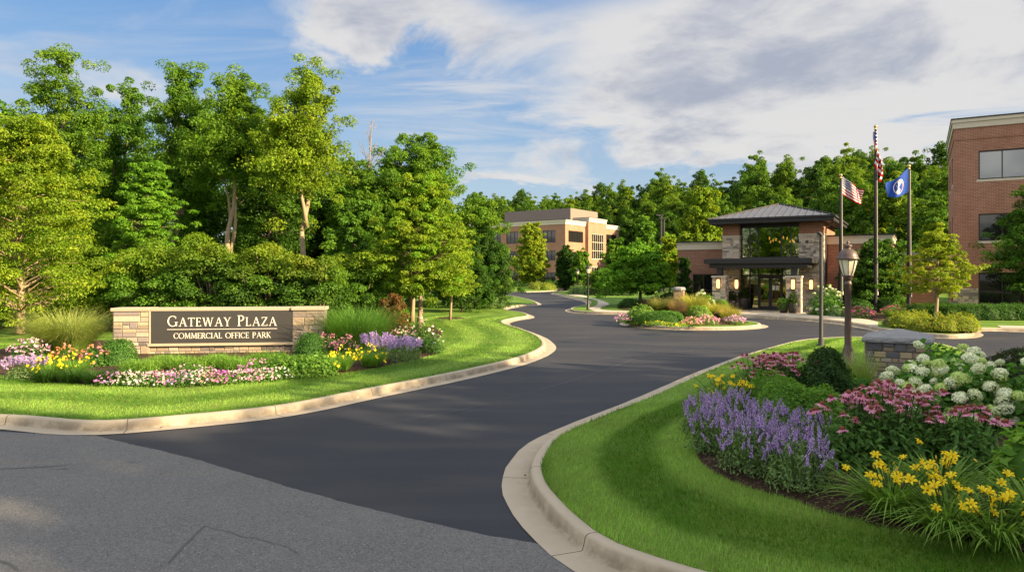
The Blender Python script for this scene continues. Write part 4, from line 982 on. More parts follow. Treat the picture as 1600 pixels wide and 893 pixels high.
def leaf_dome(n, w, h, leaf, pal, shell=.35, flat=1.0, up=.35, bottom=0.0, aspect=.5, d2=1.0, noise=.12, squareness=2.0):
    D = rdir(n, .15); D[:, 2] = np.abs(D[:, 2]) if not bottom else D[:, 2]
    if squareness != 2: D = D / (np.abs(D) ** squareness).sum(1, keepdims=True) ** (1 / squareness)
    q = rng.uniform(shell, 1, (n, 1)) ** .5; bmp = 1 + noise * pnoise(D[:, 0] * 3 + D[:, 2] * 2, D[:, 1] * 3, 1.6, int(rng.integers(1, 999)))[:, None]
    P = D * q * bmp * np.array([w, w * d2, h]); 
    if bottom: P[:, 2] = P[:, 2] * .5 + h * .5
    N_ = D * .6 + rng.normal(size=(n, 3)) * .42 + np.array([0, 0, up]); N_ /= np.linalg.norm(N_, axis=1, keepdims=True); P[:, 2] = np.maximum(P[:, 2], .01)
    return leafquads(P, N_, leaf * rng.uniform(.6, 1.2, n), palcol(n, pal, .22), aspect)
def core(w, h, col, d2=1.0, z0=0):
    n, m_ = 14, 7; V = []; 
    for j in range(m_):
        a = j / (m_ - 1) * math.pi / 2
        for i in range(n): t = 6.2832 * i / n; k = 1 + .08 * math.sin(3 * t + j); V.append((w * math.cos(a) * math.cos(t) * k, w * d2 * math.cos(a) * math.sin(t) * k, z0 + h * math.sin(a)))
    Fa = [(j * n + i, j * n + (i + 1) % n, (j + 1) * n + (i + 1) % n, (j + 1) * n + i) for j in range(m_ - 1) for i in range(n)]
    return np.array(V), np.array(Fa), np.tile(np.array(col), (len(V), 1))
def lmesh(name, parts, mat='leaf'): v, f, c = merge(parts); return meshdata(name, v, f, c, [MT[mat]])
def plant(name, label, cat, x, y, z, foliage, rz=0, sc=1, group=None):
    t = thing(name, label, cat, (x, y, z), rz, group); t.scale = (sc,) * 3; obj('foliage', foliage, t); return t
BOX = [(.022, .062, .010), (.034, .085, .013), (.05, .11, .016)]
LIME = [(.05, .12, .012), (.075, .15, .016), (.10, .175, .02)]
GRASSY = [(.040, .095, .012), (.06, .125, .016), (.085, .14, .02)]
TUFT = [(.10, .135, .03), (.14, .165, .04), (.075, .12, .02), (.18, .185, .06)]
PUR = [(.38, .25, .60), (.48, .34, .68), (.29, .18, .50), (.58, .45, .74)]
PINK = [(.62, .24, .36), (.70, .34, .46), (.54, .18, .30)]
YELLOW = [(.86, .68, .02), (.9, .76, .04), (.82, .60, .015)]
SAGE = [(.055, .095, .03), (.08, .125, .042), (.10, .15, .055), (.045, .085, .02)]

BOX, LIME, GRASSY, TUFT, SAGE = [[tuple(v * k for v in c) for c in P_] for P_, k in ((BOX, 2.4), (LIME, 2.0), (GRASSY, 2.3), (TUFT, 2.2), (SAGE, 2.4))]
# -- a salvia spike: whorls of small florets on a thin stem
def spike_mesh(seed, L, w, n=75):
    r = np.random.default_rng(seed); t = r.uniform(0, 1, n); a = r.uniform(0, 6.283, n); rad = w * (1 - .75 * t) * r.uniform(.5, 1, n); bend = .10 * L * t ** 2
    tt = np.round(t * 11) / 11 * .7 + t * .3
    P = np.column_stack([rad * np.cos(a) + bend, rad * np.sin(a), tt * L]); N_ = np.column_stack([np.cos(a), np.sin(a), r.uniform(-.2, .9, n)]); N_ /= np.linalg.norm(N_, axis=1, keepdims=True)
    V, Fa, C = leafquads(P, N_, .021 * (1.15 - .55 * t), palcol(n, PUR, .25), .75)
    m = MB(); m.tube([(0, 0, -.25), (0, 0, 0), (.10 * L, 0, L)], [.004, .0035, .002], 4); v2 = np.array(m.v); f2 = np.array([f for f in m.f if len(f) == 4])
    return lmesh('flower_spike', [(V, Fa, C), (v2, f2, np.tile(np.array((.07, .07, .09)), (len(v2), 1)))], 'petal')
SPIKES = [spike_mesh(i, l, .024) for i, l in enumerate((.12, .15, .19, .10))]
def salvia(label, u, v, w, h, ns, seed):
    global rng
    x, y = G(u, v, zbB); rng = np.random.default_rng(seed)
    n = int(2400 * (w / .42) ** 2); fol = leaf_dome(n, w, h * .74, .055, SAGE, .25, aspect=.38, noise=.2)
    bl = blades(120, h * .8, .9, .15, .006, SAGE, base=w * .4)
    t = plant('salvia_plant', label, 'flowering plant', x, y, zbB(x, y), lmesh('foliage', [fol, bl]), group='purple salvias along the bed edge')
    for i in range(ns):
        a = rng.uniform(0, 6.283); q = math.sqrt(rng.uniform(0, 1)); k = w * .95 * q; zz = h * (.20 + .53 * math.sqrt(max(0, 1 - q * q))) * rng.uniform(.88, 1.08)
        s = obj('flower_spike', SPIKES[int(rng.integers(0, 4))], t, (k * math.cos(a), k * math.sin(a), zz)); s.rotation_euler = (rng.normal() * .15 - .42 * q * math.sin(a), rng.normal() * .15 + .42 * q * math.cos(a), rng.uniform(0, 6.28)); s.scale = (.82, .82, rng.uniform(.7, 1.1))
for i, (lab, u, v, w, h, ns) in enumerate([
    ('purple salvia nearest the camera at the end of the drift beside the daylilies', 1248, 752, .37, .66, 62),
    ('purple salvia second from the near end of the drift, at the mulch edge', 1176, 728, .38, .68, 66),
    ('purple salvia at the lawn-side bulge of the drift', 1122, 700, .37, .66, 60),
    ('purple salvia at the left tip of the drift next to the striped grass', 1104, 672, .36, .56, 56),
    ('purple salvia at the far end of the drift below the yellow lilies', 1146, 660, .38, .50, 50),
    ('purple salvia in the middle of the drift in front of the low round box', 1206, 692, .40, .58, 62),
    ('purple salvia at the back of the drift touching the pink coneflowers', 1262, 708, .34, .56, 44)]): salvia(lab, u, v, w, h, ns, 500 + i)

# -- coneflowers
def coneflower_mesh(seed):
    r = np.random.default_rng(seed); k = 13; V = []; C = []; Fa = []
    for i in range(k):
        a = 6.283 * i / k + r.normal() * .08; l = .046 * r.uniform(.85, 1.1); dr = r.uniform(.35, .75); n0 = len(V); d = np.array([math.cos(a), math.sin(a), 0]); s = np.array([-d[1], d[0], 0]); c = palcol(1, PINK, .18)[0]
        for q, ww in ((.012, .004), (.030, .0085), (.046, .0085), (.056, .003)):
            p = d * q * l / .046 + np.array([0, 0, -dr * max(0, q - .012) ** 1.2 * 1.6]); V += [p + s * ww, p - s * ww]; C += [c * (1 if q < .05 else 1.2)] * 2
        Fa += [(n0 + 2 * j, n0 + 2 * j + 1, n0 + 2 * j + 3, n0 + 2 * j + 2) for j in range(3)]
    return meshdata('blossom', np.array(V), np.array(Fa), np.array(C), [MT['petal']])
CONEF = [coneflower_mesh(i) for i in range(3)]
MT['cone'] = plain('cone_disc', (.15, .035, .012), .8, vary=.4, scale=90)
CONED = MB().lathe([(.018, -.006), (.024, .006), (.021, .020), (.012, .030), (.001, .033)], 10).mesh('cone', MT['cone'], smooth=True)
def coneflower(label, u, v, w, h, nf, seed, zf=None, sc=1.0, group='pink coneflowers of the near bed'):
    global rng
    zf = zf or zbB; x, y = G(u, v, zf); rng = np.random.default_rng(seed); heads = []
    fol = leaf_dome(int(1900 * (w / .4) ** 2), w, h * .82, .105, [(.06, .15, .025), (.09, .20, .035), (.12, .24, .05)], .15, aspect=.34, noise=.25)
    m = MB(); m.cur = (.06, .085, .03)
    for i in range(nf):
        a = rng.uniform(0, 6.283); q = math.sqrt(rng.uniform(0, 1)); p = (w * 1.05 * q * math.cos(a), w * 1.05 * q * math.sin(a), h * (.58 + .44 * math.sqrt(1 - q * q * .95)) * rng.uniform(.88, 1.06)); heads.append(p)
        m.tube([(p[0] * .4, p[1] * .4, h * .2), (p[0] * .85, p[1] * .85, p[2] * .7), p], .0045, 4, cap=False)
    v2 = np.array(m.v); f2 = np.array(m.f); t = plant('coneflower_plant', label, 'flowering plant', x, y, zf(x, y), lmesh('foliage', [fol, (v2, f2, np.array(m.c))]), sc=sc, group=group)
    for p in heads:
        b = obj('blossom', CONEF[int(rng.integers(0, 3))], t, p); b.rotation_euler = (rng.normal() * .22 + .15, rng.normal() * .22, rng.uniform(0, 6.28)); k = rng.uniform(.9, 1.22); b.scale = (k, k, k); obj('cone', CONED, b)
for i, (lab, u, v, w, h, nf) in enumerate([
    ('pink coneflower clump closest to the purple salvias', 1330, 728, .40, .78, 26),
    ('pink coneflower clump in the middle, behind the first daylily', 1392, 722, .42, .84, 32),
    ('pink coneflower clump in front of the white hydrangeas', 1442, 716, .38, .80, 22),
    ('low pink coneflower clump above the daylilies toward the picture edge', 1506, 734, .40, .70, 24),
    ('far pink coneflower clump touching the dark conical evergreen', 1362, 694, .36, .82, 18)]): coneflower(lab, u, v, w, h, nf, 520 + i)
for i, (lab, u, v) in enumerate([('rose-red coneflower clump left of the dark conical evergreen', 1232, 628), ('rose-red coneflower clump beside the yellow lilies at the back of the bed', 1194, 632)]): coneflower(lab, u, v, .52, .80, 46, 530 + i, sc=1.0)

# -- daylilies
def lily_mesh(seed):
    r = np.random.default_rng(seed); V = []; C = []; Fa = []
    for i in range(6):
        a = 6.283 * i / 6 + r.normal() * .05; d = np.array([math.cos(a), math.sin(a), 0]); s = np.array([-d[1], d[0], 0]); ww0 = .015 if i % 2 else .011; c = palcol(1, YELLOW, .1)[0]; n0 = len(V)
        for q, z, ww in ((.003, -.03, .003), (.015, .004, .7 * ww0), (.034, .024, ww0), (.050, .026, .8 * ww0), (.060, .016, .15 * ww0)):
            p = d * q + np.array([0, 0, z]); V += [p + s * ww, p + np.array([0, 0, -.003 if z > 0 else 0]), p - s * ww]; C += [c, c * np.array([.9, .8, .8]), c]
        for j in range(4):
            for e in range(2): k = n0 + 3 * j + e; Fa.append((k, k + 1, k + 4, k + 3))
    return meshdata('blossom', np.array(V), np.array(Fa), np.array(C), [MT['petal']], True)
LILY = [lily_mesh(i) for i in range(3)]
BUDM = MB().lathe([(.002, 0), (.007, .012), (.007, .03), (.001, .045)], 6).mesh('bud', plain('lily_bud', (.5, .36, .03), .6), smooth=True)
def daylily(label, u, v, L, nb, nf, seed, zf=None, w=.025, sc=1, pal=None, group='yellow daylilies at the front of the near bed'):
    global rng
    zf = zf or zbB; x, y = G(u, v, zf); rng = np.random.default_rng(seed); pal = pal or [(.10, .23, .025), (.14, .28, .035), (.19, .32, .05), (.07, .17, .02)]
    fol = blades(int(nb * 2.2), L * 1.25, .82, 1.15, w, pal, base=.10, seg=6, tipcol=[(.22, .34, .06), (.16, .29, .04)]); m = MB(); m.cur = (.06, .11, .025); hd = []
    for i in range(nf):
        a = rng.uniform(0, 6.283); q = rng.uniform(.15, 1); hh = L * rng.uniform(.55, .98); p = (L * .75 * q * math.cos(a), L * .75 * q * math.sin(a), hh); hd.append((p, a)); m.tube([(p[0] * .1, p[1] * .1, 0), (p[0] * .6, p[1] * .6, hh * .7), p], .004, 4, cap=False)
    t = plant('daylily_plant', label, 'flowering plant', x, y, zf(x, y), lmesh('foliage', [fol, (np.array(m.v), np.array(m.f), np.array(m.c))]), sc=sc, group=group)
    for i, (p, a) in enumerate(hd):
        if i % 4 == 3: b = obj('bud', BUDM, t, p); b.rotation_euler = (rng.normal() * .4, rng.normal() * .4, 0)
        else:
            b = obj('blossom', LILY[int(rng.integers(0, 3))], t, p); b.rotation_euler = (rng.uniform(.2, .95), rng.normal() * .25, rng.normal() * .8); k = rng.uniform(.68, .98); b.scale = (k,) * 3
for i, (lab, u, v, L, nb, nf) in enumerate([
    ('yellow daylily at the near end beside the bare mulch', 1392, 796, .52, 160, 22),
    ('yellow daylily second from the mulch, hanging over the bed edge', 1478, 826, .52, 170, 22),
    ('yellow daylily third from the mulch, in front of the low coneflowers', 1556, 838, .50, 160, 22),
    ('yellow daylily cut by the picture edge', 1622, 826, .56, 140, 12),
    ('yellow daylily tucked between coneflowers and the front daylilies', 1470, 780, .50, 130, 14)]): daylily(lab, u, v, L, nb, nf, 540 + i)
for i, (lab, u, v) in enumerate([('yellow lily clump at the back of the bed behind the salvia drift', 1152, 640), ('smaller yellow lily clump at the grass edge above the salvia drift', 1124, 640)]): daylily(lab, u, v, .56, 70, 16, 550 + i, group='yellow lilies behind the salvias')

# -- hydrangeas
def hyd_head(seed, pal):
    global rng
    keep = rng; rng = np.random.default_rng(seed); n = 280; D = rdir(n, .35); P = D * np.array([.085, .085, .062]) * rng.uniform(.86, 1.04, (n, 1)); N_ = D + rng.normal(size=(n, 3)) * .22; N_ /= np.linalg.norm(N_, axis=1, keepdims=True)
    V, Fa, C = leafquads(P, N_, .0225, palcol(n, pal, .1), .95, .05); c = core(.072, .046, np.array(pal[0]) * .7); rng = keep; return lmesh('flower_head', [(V, Fa, C), c], 'petal')
WHITE = [(.82, .84, .66), (.87, .88, .74), (.74, .80, .54)]; LIMEW = [(.55, .68, .22), (.62, .74, .30), (.46, .60, .17)]
HEADS = [hyd_head(1, WHITE), hyd_head(2, WHITE), hyd_head(3, LIMEW), hyd_head(4, [(.62, .67, .42), (.68, .72, .5)])]
def hydrangea(label, u, v, w, h, nf, seed, zf=None, leaf=.15, hs=1.0, group='white hydrangeas by the stone pier', nleaf=900):
    global rng
    zf = zf or zbB; x, y = G(u, v, zf); rng = np.random.default_rng(seed)
    fol = leaf_dome(nleaf, w, h * .93, leaf, [(.07, .19, .028), (.10, .24, .035), (.14, .29, .05)], .1, aspect=.68, noise=.2)
    t = plant('hydrangea_bush', label, 'flowering bush', x, y, zf(x, y), lmesh('foliage', [fol]), group=group)
    for i in range(nf):
        D = rdir(1, .0)[0]; D[2] = abs(D[2]); D[1] = -abs(D[1]) if i % 4 else D[1]; p = D * np.array([w, w, h]) * rng.uniform(.93, 1.06); p[2] = max(p[2], .18 * h)
        b = obj('flower_head', HEADS[int(rng.choice(4, p=[.24, .2, .28, .28]))], t, tuple(p)); b.rotation_euler = (-D[1] * .7, D[0] * .7, rng.uniform(0, 6)); k = hs * rng.uniform(.7, 1.2); b.scale = (k,) * 3
for i, (lab, u, v, w, h, nf) in enumerate([
    ('white hydrangea directly in front of the square stone pier', 1432, 655, .66, .80, 40),
    ('white hydrangea in the middle between stone pier and picture edge', 1502, 662, .72, .98, 44),
    ('white hydrangea cut by the picture edge', 1590, 668, .75, 1.0, 44),
    ('white hydrangea at the back with pale green heads beside the pier', 1478, 622, .7, 1.02, 30)]): hydrangea(lab, u, v, w, h, nf, 560 + i)

# -- clipped and loose shrubs of the near bed
def boxwood(label, x, y, z, w, h, seed, leaf=.035, n=5200, pal=BOX, bottom=0, d2=1, name='boxwood_shrub', noise=.07, group=None, sq=2.0, up=.35):
    global rng
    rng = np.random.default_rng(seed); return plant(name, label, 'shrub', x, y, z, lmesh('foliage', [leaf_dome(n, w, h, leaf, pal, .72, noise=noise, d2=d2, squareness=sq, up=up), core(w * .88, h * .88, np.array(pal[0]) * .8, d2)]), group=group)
for i, (lab, u, v, w, h) in enumerate([('low lime-green mound of box right behind the salvias', 1228, 664, .46, .66), ('lime-green box mound beside the pink coneflowers', 1278, 668, .40, .58), ('lime-green box mound below the rose-red coneflowers', 1206, 642, .48, .62)]):
    x, y = G(u, v, zbB); boxwood(lab, x, y, zbB(x, y), w, h, 570 + i, .045, 4200, LIME + BOX[2:], noise=.16, group='lime-green box mounds of the near bed')
def conifer(label, x, y, z, w, h, seed, pal, n=6500):
    global rng
    rng = np.random.default_rng(seed); t = rng.uniform(0, 1, n); a = rng.uniform(0, 6.283, n); lob = 1 + .16 * np.sin(a * 5 + t * 14) + .10 * np.sin(a * 3 - t * 9 + 1)
    env = np.minimum(1, .80 + t) * np.clip(1.02 - t, 0, 1) ** .42 * w * lob; q = rng.uniform(.55, 1, n) ** .5 + rng.uniform(0, .16, n) ** 1.5
    P = np.column_stack([env * q * np.cos(a), env * q * np.sin(a), .03 + t * h]); N_ = np.column_stack([np.cos(a) * .8, np.sin(a) * .8, .5 + rng.normal(size=n) * .5]) + rng.normal(size=(n, 3)) * .4; N_ /= np.linalg.norm(N_, axis=1, keepdims=True)
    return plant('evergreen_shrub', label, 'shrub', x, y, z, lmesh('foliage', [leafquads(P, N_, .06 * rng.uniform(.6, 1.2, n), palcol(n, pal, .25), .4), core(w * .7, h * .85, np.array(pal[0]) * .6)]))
x, y = G(1291, 640, zbB); conifer('dark green conical evergreen in front of the brown lantern post', x, y, zbB(x, y), .46, .93, 575, [(.03, .075, .018), (.042, .10, .022), (.06, .13, .028)])
x, y = G(1604, 610, zB1); conifer('olive feathery evergreen cut by the picture edge behind the hydrangeas', x, y, zB1(x, y), .9, .75, 576, [(.035, .055, .018), (.05, .07, .022), (.06, .085, .025)])
x, y = G(1345, 615, zbB); rng = np.random.default_rng(577); plant('grass_tuft', 'yellow-green upright grass tuft between the conical evergreen and stone pier', 'ornamental grass', x, y, zbB(x, y), lmesh('foliage', [blades(420, .95, .45, .35, .009, GRASSY + TUFT[:1], base=.14, tipcol=TUFT)]))
x, y = G(1345, 632, zbB); boxwood('leafy green shrub filling the gap at the pier foot', x, y, zbB(x, y), .36, .42, 578, .07, 1500, BOX, noise=.2, name='leafy_shrub')
x, y = G(1452, 590, zB1); rng = np.random.default_rng(579); boxwood('small yellow-flecked shrub just past the far corner of the pier', x, y, zB1(x, y), .16, .62, 579, .05, 700, LIME, noise=.2, name='leafy_shrub')
x, y = G(1612, 775, zbB); boxwood('broad-leaved yellow-green plant cut by the picture edge behind the daylilies', x, y, zbB(x, y), .34, .62, 580, .12, 500, LIME, noise=.2, name='leafy_shrub')

# -- plants of the sign bed
def tuftgrass(name, label, u, Y, L, n, seed, pal, tip, spread=.75, droop=.9, base=.3, zf=None, w=.014, plumes=0):
    global rng
    zf = zf or zbA; x = at(u, Y); rng = np.random.default_rng(seed); b = [blades(n, L, spread, droop, w, pal, base=base, seg=6, tipcol=tip)]
    if plumes: b.append(blades(plumes, L * 1.12, spread * .6, droop * .5, w * .8, tip, base=base, seg=5, tipcol=[(.36, .25, .14), (.30, .22, .13)]))
    return plant(name, label, 'ornamental grass', x, Y, zf(x, Y), lmesh('foliage', b))
tuftgrass('ornamental_grass', 'sunlit straw-green fountain grass left of the sign wall', 106, 20.6, 1.95, 3400, 600, TUFT[2:3] + GRASSY + TUFT[:1], [(.42, .42, .13), (.32, .36, .09)], .70, .95, .42)
tuftgrass('ornamental_grass', 'big deep-green fountain grass right of the sign wall', 560, 21.2, 1.95, 3600, 601, [(.05, .14, .018), (.075, .19, .025), (.10, .23, .03)], [(.13, .27, .04), (.09, .20, .03)], .68, .80, .5)
def spot(u, v, zf=None):
    zf = zf or zbA; x, y = G(u, v, zf); return x, y, zf(x, y)
x, y, z = spot(184, 568); boxwood('clipped round box at the left stone pillar of the sign', x, y, z, .46, .66, 603, .05, 3600, BOX, sq=2.6)
x, y, z = spot(485, 560); boxwood('clipped round box at the right stone pillar of the sign', x, y, z, .42, .72, 604, .05, 3600, [BOX[0], BOX[1]], sq=2.6)
for i, (u, v, w, h, lab) in enumerate([(225, 577, .55, .36, 'first from the left box ball'), (262, 571, .5, .38, 'below the letter G'), (300, 574, .55, .36, 'below the first word of the sign'), (342, 572, .5, .42, 'below the space between the sign words'), (380, 574, .55, .36, 'below the second word of the sign'), (416, 569, .5, .45, 'below the last letters of the sign'), (446, 574, .5, .42, 'beside the right box ball')]):
    x, y, z = spot(u, v); rng = np.random.default_rng(610 + i); pl_ = GRASSY + TUFT[2:3] if i < 3 else GRASSY; plant('juniper_shrub', 'low feathery green shrub in front of the sign, ' + lab, 'shrub', x, y, z, lmesh('foliage', [leaf_dome(900, w, h * .7, .09, pl_, .3, noise=.25, aspect=.22, up=.1), blades(700, h * .95, .75, .35, .016, pl_, base=w * .8, seg=3)]), group='low feathery shrubs in front of the sign')
def clump(name, label, u, v, w, h, pal, fpal, nf, seed, fs=.05, zf=None, leaf=.06, nl=900, grass=False, group=None, cat='flowering plant', up=.8, top=.55, d2=1):
    """a small far flower clump: foliage and its bloom, each one mesh"""
    global rng
    x, y, z = spot(u, v, zf); rng = np.random.default_rng(seed)
    fol = blades(nl, h * 1.1, .7, .75, .014, pal, base=w * .5, seg=4) if grass else leaf_dome(nl, w, h * .9, leaf, pal, .2, noise=.2, d2=d2)
    t = plant(name, label, cat, x, y, z, lmesh('foliage', [fol]), group=group)
    if nf:
        D = rdir(nf, .35); D[:, 2] = np.abs(D[:, 2]); P = D * np.array([w, w * d2, h]) * rng.uniform(.9, 1.08, (nf, 1)); P[:, 2] = np.maximum(P[:, 2], top * h * rng.uniform(.5, 1.2, nf)); N_ = D * .5 + rng.normal(size=(nf, 3)) * .4 + np.array([0, -.4, up]); N_ /= np.linalg.norm(N_, axis=1, keepdims=True)
        fl = [leafquads(P, N_, fs * rng.uniform(.7, 1.2, nf), palcol(nf, fpal, .15), .95, .1)]
        q = rng.permutation(nf)[:nf]; fl.append(leafquads(P, np.roll(N_, 1, 1), fs * .9 * rng.uniform(.7, 1.2, nf), palcol(nf, fpal, .15), .9, .1))
        if nf <= 70:
            for e in range(nf):
                q1 = fl[0][0][e * 4:e * 4 + 4]; q2 = fl[1][0][e * 4:e * 4 + 4]; cc = np.vstack([fl[0][2][e * 4:e * 4 + 4], fl[1][2][e * 4:e * 4 + 4]])
                obj('blossom', meshdata('blossom', np.vstack([q1, q2]), np.array([[0, 1, 2, 3], [4, 5, 6, 7]]), cc, [MT['petal']]), t)
        else:
            ob = obj('bloom', lmesh('bloom', fl, 'petal'), t); ob['kind'] = 'stuff'
    return t
def spikes(name, label, u, v, w, h, ns, seed, zf=None, pal=PUR, group=None):
    global rng
    x, y, z = spot(u, v, zf); rng = np.random.default_rng(seed); t = plant(name, label, 'flowering plant', x, y, z, lmesh('foliage', [leaf_dome(900, w, h * .7, .06, SAGE, .25, aspect=.4)]), group=group); Ls = []
    for i in range(ns):
        a = rng.uniform(0, 6.283); q = math.sqrt(rng.uniform(0, 1)); n = 26; tt = rng.uniform(0, 1, n); aa = rng.uniform(0, 6.283, n); rr = .03 * (1 - .7 * tt)
        P = np.column_stack([w * q * math.cos(a) * (1 + .2 * tt) + rr * np.cos(aa), w * q * math.sin(a) * (1 + .2 * tt) + rr * np.sin(aa), h * (.5 + .25 * math.sqrt(1 - q * q)) + tt * h * .34]); Ls.append(leafquads(P, rdir(n), .038, palcol(n, pal, .2), .8))
    ob = obj('bloom', lmesh('bloom', Ls, 'petal'), t); ob['kind'] = 'stuff'
LAV = [(.42, .30, .55), (.5, .36, .6), (.34, .22, .48)]; PINKW = [(.62, .28, .45), (.70, .40, .55), (.52, .2, .4)]; ORG = [(.72, .22, .06), (.78, .3, .14), (.7, .26, .2)]; WHT = [(.66, .66, .58), (.58, .60, .5)]; MAG = [(.55, .12, .40), (.62, .22, .5), (.4, .1, .42)]
spikes('catmint_plant', 'lilac flower spikes at the far left corner of the sign bed', 40, 590, .42, .48, 40, 620, pal=LAV)
clump('phlox_plant', 'tall phlox with pink tops beside the sunlit fountain grass', 44, 563, .46, .62, BOX, PINKW + WHT[:1], 90, 621, .075)
clump('daylily_plant', 'sunlit yellow daylilies of the sign bed below the orange flowers', 78, 588, .42, .50, GRASSY, YELLOW, 22, 622, .085, nl=420, grass=True)
clump('daylily_plant', 'yellow daylilies of the sign bed in front of the sunlit fountain grass', 116, 586, .42, .50, GRASSY, YELLOW, 20, 623, .085, nl=420, grass=True)
clump('zinnia_plant', 'orange zinnias at the foot of the sunlit fountain grass', 104, 572, .34, .55, BOX, ORG, 42, 624, .075)
clump('zinnia_plant', 'orange-red zinnias touching the left box ball', 146, 572, .34, .56, BOX, ORG + PINKW[:1], 46, 625, .075)
for i, u in enumerate((72, 112, 150, 186)): clump('liriope_grass', ['dark green grass clump at the rounded corner of the sign bed', 'dark green grass clump in front of the yellow daylilies', 'dark green grass clump below the orange-red zinnias', 'dark green grass clump beside the first petunias'][i], u, 597 + i, .34, .42, [(.025, .07, .010), (.04, .095, .014)], None, 0, 630 + i, nl=520, grass=True, cat='ornamental grass')
for i in range(13):
    u = 172 + i * 22; v = 600.5 - .0 * i if u < 310 else 600.5 - (u - 310) * .062
    pal = [[MAG[0], PUR[1], MAG[1]], WHT + PINKW[1:2], WHT, PINKW + WHT, WHT + MAG[:1], [PUR[1], MAG[1]], WHT + LAV[:1], PINKW + ORG[1:2], MAG, WHT + PINKW[1:2], PINKW, WHT + PINKW[:1], WHT][i]
    clump('petunia_plant', ['magenta and violet petunias at the left end of the front row', 'white and pink petunias second from the left of the front row', 'white petunias third from the left of the front row', 'pink petunias fourth in the front row, before the letter C', 'white petunias with magenta flecks in the front row, fifth from the left', 'violet petunias in the front row under the first sign word', 'white petunias with lilac flecks in the middle of the front row', 'salmon and pink petunias in the front row under the sign line', 'magenta petunias in the front row under the second sign word', 'white and rose petunias in the front row right of the magenta ones', 'pink petunias near the right end of the front row', 'white and pink petunias second from the right of the front row', 'white petunias at the right end of the front row'][i],
          u, v, .30, .27, BOX[1:] + GRASSY[:1], pal, 75, 640 + i, .052, leaf=.05, nl=520, group='petunias edging the sign bed', top=.35)
clump('snapdragon_plant', 'lilac-pink spires behind the front petunias below the last word', 402, 588, .42, .40, BOX, MAG + PINKW, 60, 655, .06)
clump('snapdragon_plant', 'pale pink spires behind the front petunias below the first word', 300, 590, .5, .34, BOX, PINKW + WHT[:1], 45, 656, .055)
for i, (u, v, lab) in enumerate([(470, 588, 'bright green feathery clump right of the last petunias'), (498, 585, 'bright green feathery clump beside the bare mulch'), (440, 585, 'bright green feathery clump behind the white petunias')]): clump('amsonia_plant', lab, u, v, .46, .56, GRASSY + BOX[2:], None, 0, 660 + i, leaf=.09, nl=1300, cat='plant')
clump('bee_balm_plant', 'magenta-pink flowers in front of the deep-green fountain grass beside the right box ball', 512, 556, .42, .66, BOX, PINK, 90, 665, .065)
clump('bee_balm_plant', 'smaller magenta-pink flowers centred under the deep-green fountain grass', 543, 557, .34, .60, BOX, PINK, 60, 666, .065)
clump('daylily_plant', 'yellow daylilies right of the feathery clumps, first of the two by the mulch', 533, 579, .40, .60, GRASSY, YELLOW, 30, 667, .085, nl=460, grass=True)
clump('daylily_plant', 'yellow daylilies next to the purple catmint', 580, 572, .42, .58, GRASSY, YELLOW, 32, 668, .085, nl=460, grass=True)
spikes('catmint_plant', 'purple catmint mound at the right end of the sign bed', 616, 566, .62, .66, 70, 670)
spikes('catmint_plant', 'smaller purple catmint between daylilies and fountain grass', 588, 558, .45, .66, 40, 671)
spikes('catmint_plant', 'thin purple catmint leaning on the rose bush', 640, 560, .35, .55, 26, 672)
clump('rose_bush', 'rose bush with cream and pink flowers below the young maple', 652, 546, .72, 1.0, BOX[:2] + [(.06, .08, .02)], WHT + PINKW[1:2] + [(.7, .5, .3)], 45, 673, .085, leaf=.09, nl=1900)
clump('rose_bush', 'lower rose bush with pink flowers behind the purple catmint', 628, 548, .55, .78, BOX, PINKW + WHT[:1], 40, 674, .08, leaf=.08, nl=1200)
clump('rose_bush', 'dark rose bush with few flowers at the mulch tip of the sign bed', 674, 550, .42, .58, BOX[:2] + SAGE[:1], WHT, 8, 675, .07, leaf=.08, nl=900)

# -- the island
def isl(u, Y): x = at(u, Y); return x, Y, zbC(x, Y)
x, y, z = isl(1035, 33.6); boxwood('clipped oblong box hedge on the roundabout island', x, y, z, 1.0, .62, 680, .07, 4200, BOX, d2=.45, sq=4.5, name='box_hedge')
tuftgrass('ornamental_grass', 'olive tufted grass on the island left of the small stone pillar', 1037, 35.6, 1.35, 1500, 681, [(.12, .18, .03), (.16, .2, .045)], [(.27, .23, .08), (.2, .22, .06)], .6, .75, .35, zbC, .018)
tuftgrass('ornamental_grass', 'golden-green fountain grass on the island right of the small stone pillar', 1084, 35.8, 1.5, 2200, 682, TUFT, [(.46, .42, .08), (.36, .36, .06)], .6, .72, .4, zbC, .018)
tuftgrass('ornamental_grass', 'rust-brown tufted grass in front of the small stone pillar on the island', 1058, 34.9, 1.1, 900, 683, [(.18, .14, .07), (.22, .16, .09)], [(.32, .22, .13)], .55, .6, .25, zbC, .018)
tuftgrass('ornamental_grass', 'short golden grass at the building-side end of the island', 1118, 35.2, .85, 1500, 684, TUFT + GRASSY[:1], [(.46, .40, .07)], .7, .6, .6, zbC, .02)
tuftgrass('ornamental_grass', 'low golden grass on the island above the pink begonias', 1138, 34.6, .72, 1000, 685, TUFT, [(.46, .38, .07)], .7, .6, .45, zbC, .02)
x, y, z = isl(1001, 34.6); boxwood('loose yellow-green shrub at the drive-side end of the island', x, y, z, .75, .9, 686, .12, 1400, GRASSY + TUFT[2:3], noise=.2, name='leafy_shrub')
x, y, z = isl(1092, 34.0); boxwood('low yellow-green shrub between hedge and begonias on the island', x, y, z, .6, .6, 687, .11, 1000, TUFT[:1] + LIME, noise=.2, name='leafy_shrub')
